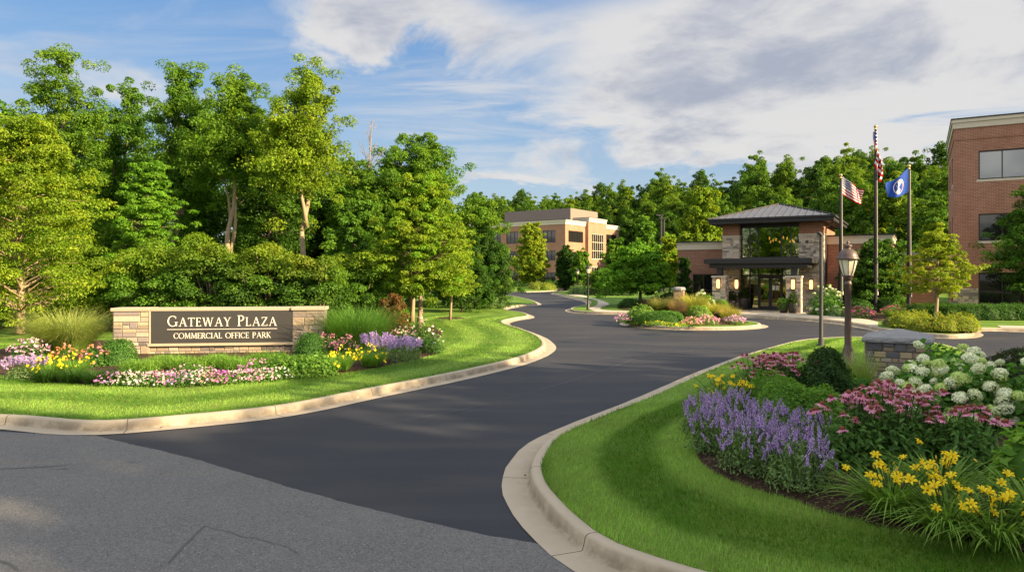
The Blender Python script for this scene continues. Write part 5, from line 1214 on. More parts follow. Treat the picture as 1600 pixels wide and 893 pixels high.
for i, (u, Y, fp, lab) in enumerate([(975, 34.2, PINKW + LAV[:1], 'pink and lilac begonias at the drive-side tip of the island'), (1082, 32.7, [(.75, .3, .3), (.8, .45, .35)], 'coral begonias right of the box hedge on the island'), (1106, 32.8, PINKW + ORG[1:2], 'rose begonias in the middle of the island border'), (1130, 33.2, [(.7, .3, .34)] + PINKW, 'rose-coral begonias below the low golden grass'), (1148, 33.9, PINKW + LAV[:1], 'pink begonias at the building-side tip of the island')]):
    x = at(u, Y); zz = zbC(x, Y); u2 = u; v2 = HZ + F * (CAMH - zz) / Y; clump('begonia_plant', lab, u2, v2, .48, .42, LIME + GRASSY[:1], fp, 130, 690 + i, .075, zbC, .07, 480, group='begonias edging the island')
for i, (u, Y) in enumerate([(1000, 32.9), (1027, 32.6), (1054, 32.6)]):
    x = at(u, Y); zz = zbC(x, Y); clump('ground_cover_plant', ['yellow-flecked ground cover left of centre below the box hedge', 'yellow-flecked ground cover centred below the box hedge', 'yellow-flecked ground cover next to the coral begonias'][i], u, HZ + F * (CAMH - zz) / Y, .55, .16, GRASSY + TUFT[:1], YELLOW, 30, 700 + i, .05, zbC, .07, 500, cat='plant')

# -- planting by the buildings
def bw(label, u, v, w, h, seed, zf, name='clipped_shrub', **k):
    x, y, z = spot(u, v, zf); return boxwood(label, x, y, z, w, h, seed, name=name, **k)
hydrangea('white hydrangea by the right stone pier of the lobby', 1290, 489.5, 1.0, 1.75, 46, 710, zbD1, .16, 1.0, 'hydrangeas by the lobby', 1500)
hydrangea('white hydrangea by the left gate pier of the lobby', 1098, 486.6, .85, 1.3, 34, 711, zbD4, .16, 1.0, 'hydrangeas by the lobby', 1200)
clump('spirea_plant', 'pink spirea below the white hydrangea at the lobby', 1276, 491.5, .6, .5, BOX, PINKW, 60, 712, .09, zbD1, .1, 500)
clump('spirea_plant', 'magenta spirea between the two left flagpoles', 1344, 494, .75, .62, BOX, [(.5, .09, .2), (.56, .14, .26)], 150, 713, .09, zbD1, .1, 500)
clump('spirea_plant', 'magenta spirea right of the tallest flagpole', 1393, 493, .6, .6, BOX, [(.45, .1, .16), (.5, .14, .2)], 90, 714, .09, zbD1, .1, 500)
bw('low olive shrub at the foot of the first flagpole', 1310, 491, .7, .5, 715, zbD1, leaf=.1, n=1000, pal=SAGE, noise=.2); bw('green shrub behind the magenta spirea', 1340, 488, .9, .85, 716, zbD1, leaf=.13, n=1000, pal=DARK + BOX, noise=.2)
bw('dark shrub at the stone footing of the brick wing', 1384, 487.5, .9, .9, 717, zbD1, leaf=.13, n=1000, pal=DARK + BOX, noise=.2)
for i, (u, v, w, h, lab) in enumerate([(1415, 511, .75, .62, 'golden barberry at the walk-side end of the kerbed bed'), (1444, 514, .7, .6, 'golden barberry in front of the pale forked trunk'), (1474, 515, .72, .62, 'golden barberry right of the pale forked trunk'), (1502, 515.5, .68, .66, 'golden barberry at the far tip of the kerbed bed'), (1434, 506, .7, .55, 'golden barberry behind the trunk in the kerbed bed')]):
    bw(lab, u, v, w, h, 720 + i, zbD2, 'barberry_shrub', leaf=.075, n=2300, pal=YEL + TUFT[:2] + [(.30, .22, .02)], noise=.42, group='golden barberries of the kerbed bed', up=.1)
bw('pale grey-green low shrub at the walk beside the golden barberries', 1398, 507, .55, .36, 726, zbD2, 'lavender_shrub', leaf=.08, n=900, pal=[(.12, .14, .09), (.15, .17, .11)], noise=.2); tuftgrass('ornamental_grass', 'green tufted grass at the foot of the third flagpole', 1398, 37.5, .8, 700, 727, GRASSY, [(.1, .15, .03)], .6, .6, .3, zbD2, .02)
for i in range(9):
    u = 1432 + i * 27; bw('clipped evergreen hedge shrub along the foot of the brick office block' if i else 'clipped evergreen hedge shrub right of the third flagpole', u, 497.3, .82, .80, 730 + i, zbD3, 'hedge_shrub', leaf=.09, n=1300, pal=DARK[1:] + BOX[:2], sq=3.5, group='hedge shrubs along the brick office block' if i else None, noise=.1)
for i, (u, Y, w, h, lab) in enumerate([(986, 50, 1.0, .75, 'dark low shrub under the wide bright-green tree'), (1010, 49, .85, .7, 'dark purple-brown shrub right of the low shrub under the tree'), (1050, 52, 1.6, 1.25, 'clipped dark hedge below the left brick wing'), (1090, 51, 1.0, .9, 'dark shrub at the windows of the left brick wing')]):
    x = at(u, Y); boxwood(lab, x, Y, zD1(x, Y), w, h, 745 + i, .11, 1800, [(.05, .035, .022), (.04, .045, .02)] if i == 1 else DARK + BOX[:1], d2=.7, sq=3 if i == 2 else 2, name='low_shrub', noise=.12)
for i, (u, Y, w, h) in enumerate([(912, 88, 2.0, 1.1), (936, 86, 2.2, 1.0), (962, 82, 2.0, 1.1)]): x = at(u, Y); boxwood(['pale feathery hedge shrub behind the curving walk, farthest along', 'pale feathery hedge shrub in the middle of the row by the curving walk', 'dark-green hedge shrub behind the curving walk near the bright-green tree'][i], x, Y, .15, w, h, 750 + i, .2, 1500, SAGE if i < 2 else DARK, d2=.5, sq=3, name='hedge_shrub', noise=.12)
for i, (u, w, lab) in enumerate([(783, 1.7, 'golden shrub by the two lamp posts on the far lawn'), (838, 1.3, 'golden shrub left of the street tree trunk shadow on the far lawn'), (854, 1.6, 'golden shrub right of the street tree on the far lawn')]):
    x = at(u, 112); boxwood(lab, x, 112, zE1(x, 112), w, 1.25, 755 + i, .2, 1100, YEL + TUFT, noise=.2, name='golden_shrub')
for i in range(5):
    x = at(796 + i * 22, 128); boxwood('dark clipped hedge along the ground floor of the distant offices', x, 128, .4, 1.6, 1.3, 760 + i, .25, 900, DARK, sq=3.5, name='hedge_shrub', group='dark hedge of the distant offices')
# pots at the lobby door
def pot(label, lx, ly, r, h, kind, seed):
    global rng
    p = Matrix.Rotation(ROT, 3, 'Z') @ Vector((lx, ly, 0)) + Vector((17.5, 47.5, .16)); t = thing('plant_pot', label, 'planter', p)
    MB().lathe([(r * .7, 0), (r * .95, h * .7), (r * 1.05, h * .92), (r * 1.05, h), (r * .93, h), (r * .9, h * .93)], 16).build('pot', MT['pot'], t, smooth=True); rng = np.random.default_rng(seed)
    if kind == 'lime': ps = [leaf_dome(500, r * 1.35, .32, .12, LIME + [(.16, .25, .02)], .3)]; v, f, c = leaf_dome(520, r * 1.2, h * .8, .12, LIME + [(.16, .25, .02)], .7); v = v * np.array([1, 1, -1]); ps.append((v, f, c)); ps = [(v + np.array([0, 0, h]), f, c) for v, f, c in ps]
    else: v, f, c = leaf_dome(600, r * 1.1, .75, .13, DARK + ([(.06, .02, .03)] if kind == 'dark' else BOX), .2); ps = [(v + np.array([0, 0, h]), f, c)]
    obj('foliage', lmesh('foliage', ps), t)
MT['pot'] = plain('dark_glaze', (.035, .032, .032), .4, 0, .5)
pot('dark pot with dark bushy plant left of the glass doors', -1.75, -.25, .36, .8, 'dark', 770); pot('dark pot with small plant beside the left lobby pier', -2.5, -.55, .3, .6, 'dark', 771)
pot('dark pot overflowing with lime-green vine in front of the right gate pier', 1.3, -3.3, .3, .6, 'lime', 772); pot('dark pot of purple-leaved plant at the right gate pier', 1.85, -3.35, .3, .6, 'dark', 773)
pot('low pot with lime-green plant in front of the left gate pier', -2.5, -3.4, .32, .45, 'lime', 774); pot('low pot with lime-green plant left of the gate pier near the hydrangea', -3.2, -3.35, .32, .45, 'lime', 775)
# ------------------------------------------------------------------ sign, piers, lamps, flags
SG = thing('monument_sign', 'long stone monument sign reading Gateway Plaza Commercial Office Park on a dark panel', 'sign', (0, 0, 0))
sx, sy = at(177, 20.5), 20.5; ex_, ey_ = at(506, 21.25), 21.25; sw = math.hypot(ex_ - sx, ey_ - sy); SG.location = (sx, sy, .2); SG.rotation_euler = (0, 0, math.atan2(ey_ - sy, ex_ - sx)); SG['kind'] = 'thing'
p1, p2 = .98, sw - .92; top = 1.25
def spart(name, *b, seed, rh=.15, sides='flr'): m = MB(); stonebox(m, *b, rh, seed, TAN, sides, jut=.02, gap=.014); return m.build(name, MT['stone'], SG, col=True)
pl = spart('stone_pillar', 0, p1, 0, .62, -.3, top, seed=51); pr = spart('stone_pillar', p2, sw, 0, .62, -.3, top, seed=52)
spart('stone_base', p1 + .002, p2 - .002, .06, .5, -.3, .22, seed=53, rh=.11, sides='f')
m = MB(); m.box(-.06, p1 + .03, -.06, .68, top + .002, top + .10); m.build('pillar_cap', MT['capst'] if 'capst' in MT else MT.setdefault('capst', concrete('cap_stone', (.34, .28, .20), (.44, .37, .27))), SG, bevel=.012)
m = MB(); m.box(p2 - .03, sw + .06, -.06, .68, top + .002, top + .10); m.build('pillar_cap', MT['capst'], SG, bevel=.012)
MB().box(p1 + .031, p2 - .031, -.005, .58, top + .0, top + .095).build('coping', MT['capst'], SG, bevel=.01)
m = MB(); m.box(p1 - .03, p2 + .03, -.045, .5, .222, .30); m.box(p1 + .003, p1 + .05, -.03, .45, .301, top - .003); m.build('ledge', MT['capst'], SG, bevel=.008)
px0, px1, pz0, pz1 = p1 + .06, p2 - .01, .303, top - .005
MT['panel'] = plain('sign_panel', (.040, .038, .036), .45, 0, .45, .12, 2.5)
pan = MB().box(px0, px1, .0, .3, pz0, pz1).build('sign_panel', MT['panel'], SG)
MT['letter'] = plain('letter_paint', (.62, .58, .50), .55, 0, .3, .05)
# letters with serifs, drawn as strokes in a cap-height of 1; each stroke stands a hair prouder than the last so no faces coincide
TH, TN = .118, .055
def arc(cx, cz, rx, rz, a0, a1, wt=True, n=14):
    o = []
    for i in range(n + 1):
        a = math.radians(a0 + (a1 - a0) * i / n); w = TN + (TH - TN) * abs(math.cos(a)) ** 1.3; o.append((cx + rx * math.cos(a), cz + rz * math.sin(a), w * math.cos(a) / 2, w * math.sin(a) / 2))
    return ('arc', o)
def ln(x0, z0, x1, z1, w): return ('ln', x0, z0, x1, z1, w)
def sf(x, z, w=.26): return ('ln', x - w / 2, z + (.024 if z < .5 else -.024), x + w / 2, z + (.024 if z < .5 else -.024), .048)
def vs(x, h=.016): return ('ln', x, 1 - h, x, 1 - .2, .05)
GLY = {
 'G': (.90, [arc(.46, .5, .40, .475, 52, 318), ln(.78, .06, .78, .42, TH), sf(.78, .42 + .0, .24) if False else ln(.65, .40, .90, .40, .048), ln(.73, .93, .73, .74, .05)]),
 'A': (.92, [ln(.14, 0, .47, 1, TN), ln(.47, 1, .80, 0, TH), ln(.25, .36, .67, .36, .055), sf(.14, 0, .24), sf(.79, 0, .28)]),
 'T': (.74, [ln(.37, 0, .37, .96, TH), ln(.02, .965, .72, .965, .062), ln(.045, .99, .045, .80, .05), ln(.695, .99, .695, .80, .05), sf(.37, 0, .30)]),
 'E': (.62, [ln(.15, 0, .15, 1, TH), ln(.1, .972, .54, .972, .056), ln(.1, .028, .58, .028, .056), ln(.15, .52, .46, .52, .052), ln(.525, .99, .525, .83, .046), ln(.57, .01, .57, .19, .046), ln(.45, .43, .45, .61, .04), sf(.10, 0, .16), sf(.10, 1, .16)]),
 'W': (1.24, [ln(.13, 1, .38, 0, TH), ln(.38, 0, .62, 1, TN), ln(.62, 1, .88, 0, TH), ln(.88, 0, 1.12, 1, TN), sf(.12, 1, .26), sf(.60, 1, .24), sf(1.12, 1, .22)]),
 'Y': (.80, [ln(.11, 1, .41, .44, TH), ln(.41, .44, .69, 1, TN), ln(.40, 0, .40, .48, TH), sf(.11, 1, .26), sf(.69, 1, .22), sf(.40, 0, .28)]),
 'P': (.66, [ln(.16, 0, .16, 1, TH), arc(.30, .735, .27, .245, -95, 95), ln(.14, .976, .32, .976, .05), ln(.18, .49, .32, .49, .05), sf(.16, 0, .28), sf(.11, 1, .18)]),
 'L': (.62, [ln(.15, 0, .15, 1, TH), ln(.1, .028, .58, .028, .056), ln(.575, .01, .575, .22, .046), sf(.15, 1, .28), sf(.10, 0, .16)]),
 'Z': (.74, [ln(.64, .96, .10, .04, TH), ln(.08, .972, .68, .972, .056), ln(.06, .028, .69, .028, .056), ln(.10, .99, .10, .81, .046), ln(.675, .01, .675, .20, .046)]),
 'C': (.82, [arc(.45, .5, .39, .475, 48, 312), ln(.72, .93, .72, .73, .05), ln(.735, .07, .735, .24, .04)]),
 'O': (.98, [arc(.48, .5, .42, .475, 0, 360, n=26)]),
 'M': (1.06, [ln(.14, 0, .18, 1, TN), ln(.18, 1, .51, .08, TH), ln(.51, .08, .84, 1, TN), ln(.84, 1, .90, 0, TH), sf(.14, 0, .24), sf(.90, 0, .27), sf(.14, 1, .14), sf(.88, 1, .14)]),
 'R': (.78, [ln(.16, 0, .16, 1, TH), arc(.30, .745, .26, .235, -95, 95), ln(.14, .976, .32, .976, .05), ln(.18, .51, .34, .51, .05), ln(.36, .52, .70, .02, TH), sf(.16, 0, .28), sf(.11, 1, .18), sf(.72, 0, .18)]),
 'I': (.34, [ln(.16, 0, .16, 1, TH), sf(.16, 0, .28), sf(.16, 1, .28)]),
 'F': (.60, [ln(.15, 0, .15, 1, TH), ln(.1, .972, .54, .972, .056), ln(.15, .50, .46, .50, .052), ln(.525, .99, .525, .82, .046), ln(.45, .41, .45, .59, .04), sf(.15, 0, .28), sf(.10, 1, .16)]),
 'K': (.80, [ln(.16, 0, .16, 1, TH), ln(.17, .44, .62, 1, TN), ln(.30, .60, .70, 0, TH), sf(.16, 0, .28), sf(.16, 1, .28), sf(.62, 1, .22), sf(.71, 0, .22)]),
}
def textline(name, parts, xc, z0, total):
    """parts: (char, height in m); spread to the width total, centred on xc"""
    nat = sum((GLY[c][0] if c != ' ' else .5) * h for c, h in parts); ls = (total - nat) / (len(parts) - 1); x = xc - total / 2; m = MB(); k = 0
    for c, h in parts:
        if c == ' ': x += .5 * h + ls; continue
        for s in GLY[c][1]:
            y1 = -.012 - .00035 * (k % 23); k += 1
            if s[0] == 'ln':
                _, a, b, c2, d, w = s; L = math.hypot(c2 - a, d - b); nx_, nz = -(d - b) / L * w / 2, (c2 - a) / L * w / 2
                if abs(c2 - a) > .12 and abs(d - b) > .12: nx_, nz = w / 2 / (abs(d - b) / L), 0
                q = [(a + nx_, b + nz), (a - nx_, b - nz), (c2 - nx_, d - nz), (c2 + nx_, d + nz)]
                vsx = [(x + px_ * h, yy, z0 + pz_ * h) for yy in (.001, y1) for px_, pz_ in q]; m.add(vsx, [(0, 1, 2, 3), (7, 6, 5, 4), (0, 4, 5, 1), (1, 5, 6, 2), (2, 6, 7, 3), (3, 7, 4, 0)])
            else:
                o = s[1]; n = len(o); vv = []
                for yy in (.001, y1):
                    for (cx, cz, dx, dz) in o: vv += [(x + (cx + dx) * h, yy, z0 + (cz + dz) * h), (x + (cx - dx) * h, yy, z0 + (cz - dz) * h)]
                f = []
                for i in range(n - 1): a, b = 2 * i, 2 * n + 2 * i; f += [(b, b + 1, b + 3, b + 2), (a, b, b + 2, a + 2), (a + 1, a + 3, b + 3, b + 1)]
                m.add(vv, f)
        x += GLY[c][0] * h + ls
    return m.build(name, MT['letter'], pan)
pw, ph = px1 - px0, pz1 - pz0; H1 = .315; xc = px0 + pw * .502
L1 = [(c, H1 if i in (0, 8) else H1 * .82) for i, c in enumerate('GATEWAY PLAZA')]
textline('lettering', L1, xc, pz0 + ph * .525, pw * .775)
MB().box(xc - pw * .39, xc + pw * .39, -.011, .0005, pz0 + ph * .425, pz0 + ph * .425 + .016).build('rule_line', MT['letter'], pan)
textline('lettering', [(c, .166) for c in 'COMMERCIAL OFFICE PARK'], xc, pz0 + ph * .145, pw * .69)

# square stone pier in the near bed
PY = 14.0; PR = thing('stone_pier', 'square stone entrance pier with peaked grey cap behind the white hydrangeas', 'pier', (at(1402, PY), PY, .1), R(-31))
m = MB(); NEAR = [(.28, .22, .15), (.36, .28, .17), (.17, .16, .15), (.10, .105, .115), (.30, .26, .21), (.42, .33, .2), (.13, .13, .14), (.22, .20, .17)]
stonebox(m, -.555, .555, 0, 1.1, 0, 1.045, .13, 63, NEAR, 'flrb', jut=.028, gap=.02); m.build('shaft', MT['stone'], PR, col=True)
def slate():
    b = NB('cap_slate'); c = b.coord(); n = b.noise(c, 3.5, 7, .68); f = b.noise(c, 22, 6, .7); col = b.mix(n, (.15, .152, .16), (.31, .31, .31)); col = b.mix(b.ss(f, .55, .75), col, (.36, .35, .33))
    return b.pbr(col, .88, 0, .25, b.bump(b.math('ADD', n, f), .9, .035))
MT['slate'] = slate()
m = MB(); c0, c1 = -.625, .625; r_ = random.Random(3); n = 14; ring_ = []
sq = [(c0 + (c1 - c0) * i / n, -.07) for i in range(n)] + [(c1, -.07 + 1.24 * i / n) for i in range(n)] + [(c1 - (c1 - c0) * i / n, 1.17) for i in range(n)] + [(c0, 1.17 - 1.24 * i / n) for i in range(n)]
def rg(z, k, j): return [((x) * k + r_.uniform(-j, j), .55 + (y - .55) * k + r_.uniform(-j, j), z + r_.uniform(-j, j) * .5) for x, y in sq]
N4 = len(sq); rows = [rg(1.047, .97, .002), rg(1.06, 1, .008), rg(1.10, 1.01, .012), rg(1.145, .995, .010), rg(1.165, .965, .006)]
vv = sum(rows, []) + [(0, .55, 1.315)]; ff = [(j * N4 + i, j * N4 + (i + 1) % N4, (j + 1) * N4 + (i + 1) % N4, (j + 1) * N4 + i) for j in range(4) for i in range(N4)] + [(4 * N4 + i, 4 * N4 + (i + 1) % N4, 5 * N4) for i in range(N4)] + [tuple(range(N4 - 1, -1, -1))]
m.add(vv, ff); m.build('cap', MT['slate'], PR)
# small pillar on the island
x, y, z = isl(1061, 36.2); t = thing('stone_pillar', 'small brown stone pillar with round-edged cap among the grasses of the island', 'pillar', (x, y, z - .1), R(-20))
m = MB(); stonebox(m, -.24, .24, -.24, .24, 0, 1.32, .2, 66, [(.34, .22, .14), (.28, .19, .13), (.38, .27, .18)], 'flrb'); m.build('shaft', MT['stone'], t, col=True); MB().lathe([(.3, 1.322), (.34, 1.36), (.34, 1.44), (.28, 1.5), (.02, 1.52)], 8, ph=math.pi / 8).build('cap', MT['slate'], t, smooth=False)
x2 = at(1048, 37); MB()
# lantern posts
MT['lampbrown'] = plain('lamp_brown', (.085, .058, .048), .45, .2, .5, .15); MT['lampdark'] = plain('lamp_dark', (.03, .028, .027), .45, .2, .5)
def opal():
    b = NB('opal_glass'); m_ = b.pbr((.82, .76, .55), .22, 0, .5); b.p.inputs['Subsurface Weight'].default_value = .0; b.p.inputs['Transmission Weight'].default_value = .12; return m_
MT['opal'] = opal()
def lantern(label, x, y, z, h, mat, sc=1.0, group=None, shape='urn'):
    t = thing('lamp_post', label, 'lamp post', (x, y, z), 0, group); b = h - .92 * sc
    MB().lathe([(.16 * sc, 0), (.16 * sc, .06), (.12 * sc, .10), (.115 * sc, .45), (.085 * sc, .52), (.076 * sc, .6), (.070 * sc, b - .12), (.085 * sc, b - .1), (.085 * sc, b - .06), (.07 * sc, b - .04), (.07 * sc, b)], 18).build('pole', mat, t, smooth=True)
    MB().lathe([(.075 * sc, b), (.10 * sc, b + .03 * sc), (.09 * sc, b + .07 * sc), (.13 * sc, b + .10 * sc), (.125 * sc, b + .12 * sc)], 18).build('collar', mat, t, smooth=True)
    gl = MB().lathe([(.105 * sc, b + .121 * sc), (.14 * sc, b + .22 * sc), (.185 * sc, b + .40 * sc), (.20 * sc, b + .478 * sc)], 8, ph=math.pi / 8).build('glass', MT['opal'], t)
    m = MB()
    for i in range(8): a = 6.2832 * (i + .5) / 8; m.tube([((r + .004) * sc * math.cos(a), (r + .004) * sc * math.sin(a), b + q * sc) for r, q in ((.105, .12), (.14, .22), (.185, .40), (.20, .48))], .009 * sc, 5)
    m.build('cage', mat, gl)
    MB().lathe([(.24 * sc, b + .48 * sc), (.25 * sc, b + .50 * sc), (.225 * sc, b + .53 * sc), (.215 * sc, b + .58 * sc), (.18 * sc, b + .66 * sc), (.12 * sc, b + .71 * sc), (.07 * sc, b + .73 * sc), (.06 * sc, b + .76 * sc), (.095 * sc, b + .79 * sc), (.085 * sc, b + .82 * sc), (.03 * sc, b + .84 * sc), (.028 * sc, b + .86 * sc), (.04 * sc, b + .88 * sc), (.012 * sc, b + .91 * sc), (.002, b + .94 * sc)], 20).build('lid', mat, t, smooth=True)
    return t
x, y = at(1325, 16.4), 16.4; lantern('brown lantern post with domed lid and pale glass behind the conical evergreen', x, y, zB1(x, y), zat(376, 16.4) - zB1(x, y), MT['lampbrown'])
x, y = G(919, 479, zD1); y = 48; x = at(919, y); lantern('small dark lantern post between drive and curving walk', x, y, .15, zat(411, y) - .15, MT['lampdark'], .85)
lantern('far dark lantern post at the bend of the drive beside the tan offices', at(902.5, 92), 92, .15, 3.3, MT['lampdark'], .95)
lantern('pale far lamp post on the lawn by the golden shrub, nearer the woods', at(788, 108), 108, .3, 2.9, MT['lampbrown'], .9); lantern('pale far lamp post on the lawn by the golden shrub, nearer the street tree', at(794.5, 112), 112, .3, 2.9, MT['lampbrown'], .9)
# slim pole with a side-mounted head
x, y = at(1283, 22.3), 22.3; z = zB1(x, y); t = thing('light_pole', 'slim dark pole with short arm and flat lamp head on the near lawn tip', 'light pole', (x, y, z - .03)); hp = zat(363, 22.3) - z
MB().lathe([(.15, 0), (.15, .05), (.09, .09), (.085, .25), (.06, .28), (.056, hp * .5), (.052, hp - .1)], 12).build('pole', MT['bronze2'] if 'bronze2' in MT else MT.setdefault('bronze2', plain('weathered_bronze', (.022, .02, .018), .7, 0, .5)), t, smooth=True)
m = MB(); m.tube([(0, 0, hp - .12), (0, 0, hp - .04), (-.05, 0, hp + .01), (-.12, 0, hp + .02)], .05, 10); m.tube([(-.03, 0, hp - .26), (-.30, 0, hp - .26)], .022, 8); m.build('arm', MT['bronze2'], t, smooth=True)
m = MB(); m.box(-.46, -.28, -.1, .1, hp - .31, hp - .21); m.build('lamp_head', MT['lampdark'], t, bevel=.012)
# tall parking-lot lights above the trees
for i, (u, vt) in enumerate([(1033, 337), (1037.5, 342)]):
    t = thing('light_pole', ['tall parking-lot light pole above the trees left of the lobby, taller', 'tall parking-lot light pole above the trees left of the lobby, shorter'][i], 'light pole', (at(u, 86), 86, .5)); hh = zat(vt, 86) - .5
    MB().lathe([(.16, 0), (.10, hh)], 10).build('pole', MT['lampdark'], t); MB().box(-.55, .25, -.15, .15, hh, hh + .16).build('lamp_head', MT['lampdark'], t)

# flagpoles and flags
MT['pole'] = plain('pole_bronze', (.012, .012, .012), .75, 0, .25); MT['gold'] = plain('gold_ball', (.42, .30, .12), .35, .8, .5)
def flagpole(label, u, Y, vtop, z=.2):
    x = at(u, Y); h = zat(vtop, Y) - z; t = thing('flagpole', label, 'flagpole', (x, Y, z), 0, None)
    MB().lathe([(.14, 0), (.14, .1), (.105, .14), (.10, h * .4), (.06, h - .12)], 14).build('pole', MT['pole'], t, smooth=True)
    MB().lathe([(.05, h - .12), (.085, h - .09), (.085, h - .06), (.03, h - .03), (.09, h + .03), (.105, h + .09), (.08, h + .16), (.002, h + .195)], 14).build('finial', MT['gold'], t, smooth=True)
    m = MB(); m.tube([(.09, -.08, 1.2), (.08, -.07, h * .5), (.06, -.05, h - .15)], .012, 5); m.box(.07, .12, -.12, -.07, 1.1, 1.3); m.build('halyard', MT['letter'], t); return x, h
FY = 43.0
fx1, h1 = flagpole('shortest flagpole nearest the lobby roof', 1313.5, 43.5, 276); fx2, h2 = flagpole('tallest flagpole in the middle', 1368, 43, 200); fx3, h3 = flagpole('flagpole with the blue flag nearest the brick office block', 1420, 40, 262)
def usflag():
    b = NB('striped_flag_cloth'); uv = b.N.new('ShaderNodeUVMap').outputs[0]; s = b.N.new('ShaderNodeSeparateXYZ'); b.L.new(uv, s.inputs[0]); u, v = s.outputs[0], s.outputs[1]
    st = b.math('LESS_THAN', b.math('MODULO', b.math('MULTIPLY', b.math('SUBTRACT', 1.0, v), 13.0), 2.0), 1.0); col = b.mix(st, (.72, .70, .68), (.42, .012, .025))
    cu = b.math('DIVIDE', u, .4); cv = b.math('DIVIDE', b.math('SUBTRACT', v, 6 / 13), 7 / 13); inc = b.math('MULTIPLY', b.math('LESS_THAN', cu, 1.0), b.math('GREATER_THAN', cv, 0.0))
    fx = b.math('MULTIPLY', cu, 6.0); fy = b.math('MULTIPLY', cv, 5.0)
    def dots(ox, oy):
        a = b.math('SUBTRACT', b.math('FRACT', b.math('ADD', fx, ox)), .5); c = b.math('SUBTRACT', b.math('FRACT', b.math('ADD', fy, oy)), .5); c = b.math('MULTIPLY', c, .95)
        return b.math('LESS_THAN', b.math('ADD', b.math('MULTIPLY', a, a), b.math('MULTIPLY', c, c)), .05)
    dd = b.math('MAXIMUM', dots(0, 0), dots(.5, .5)); can = b.mix(dd, (.010, .02, .11), (.75, .75, .75)); col = b.mix(inc, col, can)
    d = b.N.new('ShaderNodeBsdfDiffuse'); b.L.new(col, d.inputs[0]); t = b.N.new('ShaderNodeBsdfTranslucent'); b.L.new(col, t.inputs[0]); m = b.N.new('ShaderNodeMixShader'); m.inputs[0].default_value = .25; b.L.new(d.outputs[0], m.inputs[1]); b.L.new(t.outputs[0], m.inputs[2]); b.L.new(m.outputs[0], b.o.inputs[0]); return b.m
MT['usflag'] = usflag(); MT['blue'] = plain('blue_cloth', (.012, .055, .30), .75, 0, .2, .1)
def cloth(name, fn, mat, label, nu=48, nv=39, parent=None):
    V = []; 
    for j in range(nv + 1):
        for i in range(nu + 1): V.append(fn(i / nu, j / nv))
    Fa = np.array([(j * (nu + 1) + i, j * (nu + 1) + i + 1, (j + 1) * (nu + 1) + i + 1, (j + 1) * (nu + 1) + i) for j in range(nv) for i in range(nu)])
    me = meshdata(name, np.array(V), Fa, None, [mat], True); uvl = me.uv_layers.new(name='UVMap'); d = np.empty(len(me.loops) * 2, np.float32); vi = np.empty(len(me.loops), np.int32); me.loops.foreach_get('vertex_index', vi); d[0::2] = (vi % (nu + 1)) / nu; d[1::2] = (vi // (nu + 1)) / nv; uvl.data.foreach_set('uv', d)
    o = obj(name, me, parent); sdf = o.modifiers.new('cloth', 'SOLIDIFY'); sdf.thickness = .006
    if label: tag(o, label, 'flag')
    return o
def interp_flag(hoist0, hoist1, fly0, fly1, wave, k, ph):
    """hoist0/1, fly0/1: (x, z) of bottom and top of both ends"""
    def f(u, v):
        a = np.array(hoist0) * (1 - v) + np.array(hoist1) * v; b = np.array(fly0) * (1 - v) + np.array(fly1) * v; p = a * (1 - u) + b * u
        return (p[0] + .04 * math.sin(u * 9 + v * 2) * u, FYY + wave * u ** .7 * math.sin(k * u + ph + v * 1.6), p[1] - .10 * math.sin(u * math.pi) + .05 * math.sin(u * 7 + ph) * u)
    return f
FYY = 43.45; U = lambda u, v, Y: (at(u, Y), zat(v, Y))
cloth('flag', interp_flag(U(1315.5, 303, 43.5), U(1315.5, 275, 43.5), U(1347, 320, 43.5), U(1350.5, 297, 43.5), .22, 7.5, .4), MT['usflag'], 'stars and stripes flag streaming sideways from the shortest flagpole')
FYY = 42.95
def limp(u, v):
    z1_, z0_ = zat(206, 43), zat(258, 43); x = at(1369.5, 43); fold = math.sin(u * 13 + v * .8); spread = (.30 + .45 * (1 - v)) * (.6 + .4 * math.sin(v * 2.5 + .5)); dx = -.10 + spread * (u - .28) * .95 + .10 * fold * u + (.16 * math.sin(v * 5))
    z = z0_ + (z1_ - z0_) * v - u * 1.05 * (1 - .05 * v)
    return (x + dx * .8 if u > .02 else at(1368, 43) + .06, FYY - .05 + .16 * math.cos(u * 13) * (.25 + .75 * u), z)
cloth('flag', limp, MT['usflag'], 'stars and stripes flag hanging in folds from the tallest flagpole', 90, 52)
FYY = 39.95
bf = interp_flag(U(1418.5, 300, 40), U(1418.5, 262, 40), U(1388, 309, 40), U(1384.5, 287, 40), .14, 6.0, 1.2)
bfo = cloth('flag', bf, MT['blue'], 'blue flag with a round white seal on the pole nearest the brick office block')
MT['seal'] = plain('seal_white', (.74, .72, .70), .7, 0, .2, .05); MT['sealred'] = plain('seal_red', (.25, .05, .07), .7, 0, .2); MT['sealgrey'] = plain('seal_grey', (.46, .49, .53), .7, 0, .2)
def on_flag(polys, mat, off, name, par):
    V, Fs = [], []
    for poly in polys:
        n = len(V)
        for (a, b) in poly: p = np.array(bf(a, b)); V.append((p[0], p[1] - off, p[2]))
        Fs.append(tuple(range(n, n + len(poly))))
    return obj(name, meshdata(name, np.array(V), Fs, None, [mat]), par)
def disc(cu, cv, r, n=28, k=1.45): return [(cu + r / k * math.cos(6.2832 * i / n), cv + r * math.sin(6.2832 * i / n)) for i in range(n)]
def fan(cu, cv, r0, r1, n=28, k=1.45):
    o = []
    for i in range(n):
        a, b = 6.2832 * i / n, 6.2832 * (i + 1) / n; o.append([(cu + r / k * math.cos(t), cv + r * math.sin(t)) for r, t in ((r0, a), (r1, a), (r1, b), (r0, b))])
    return o
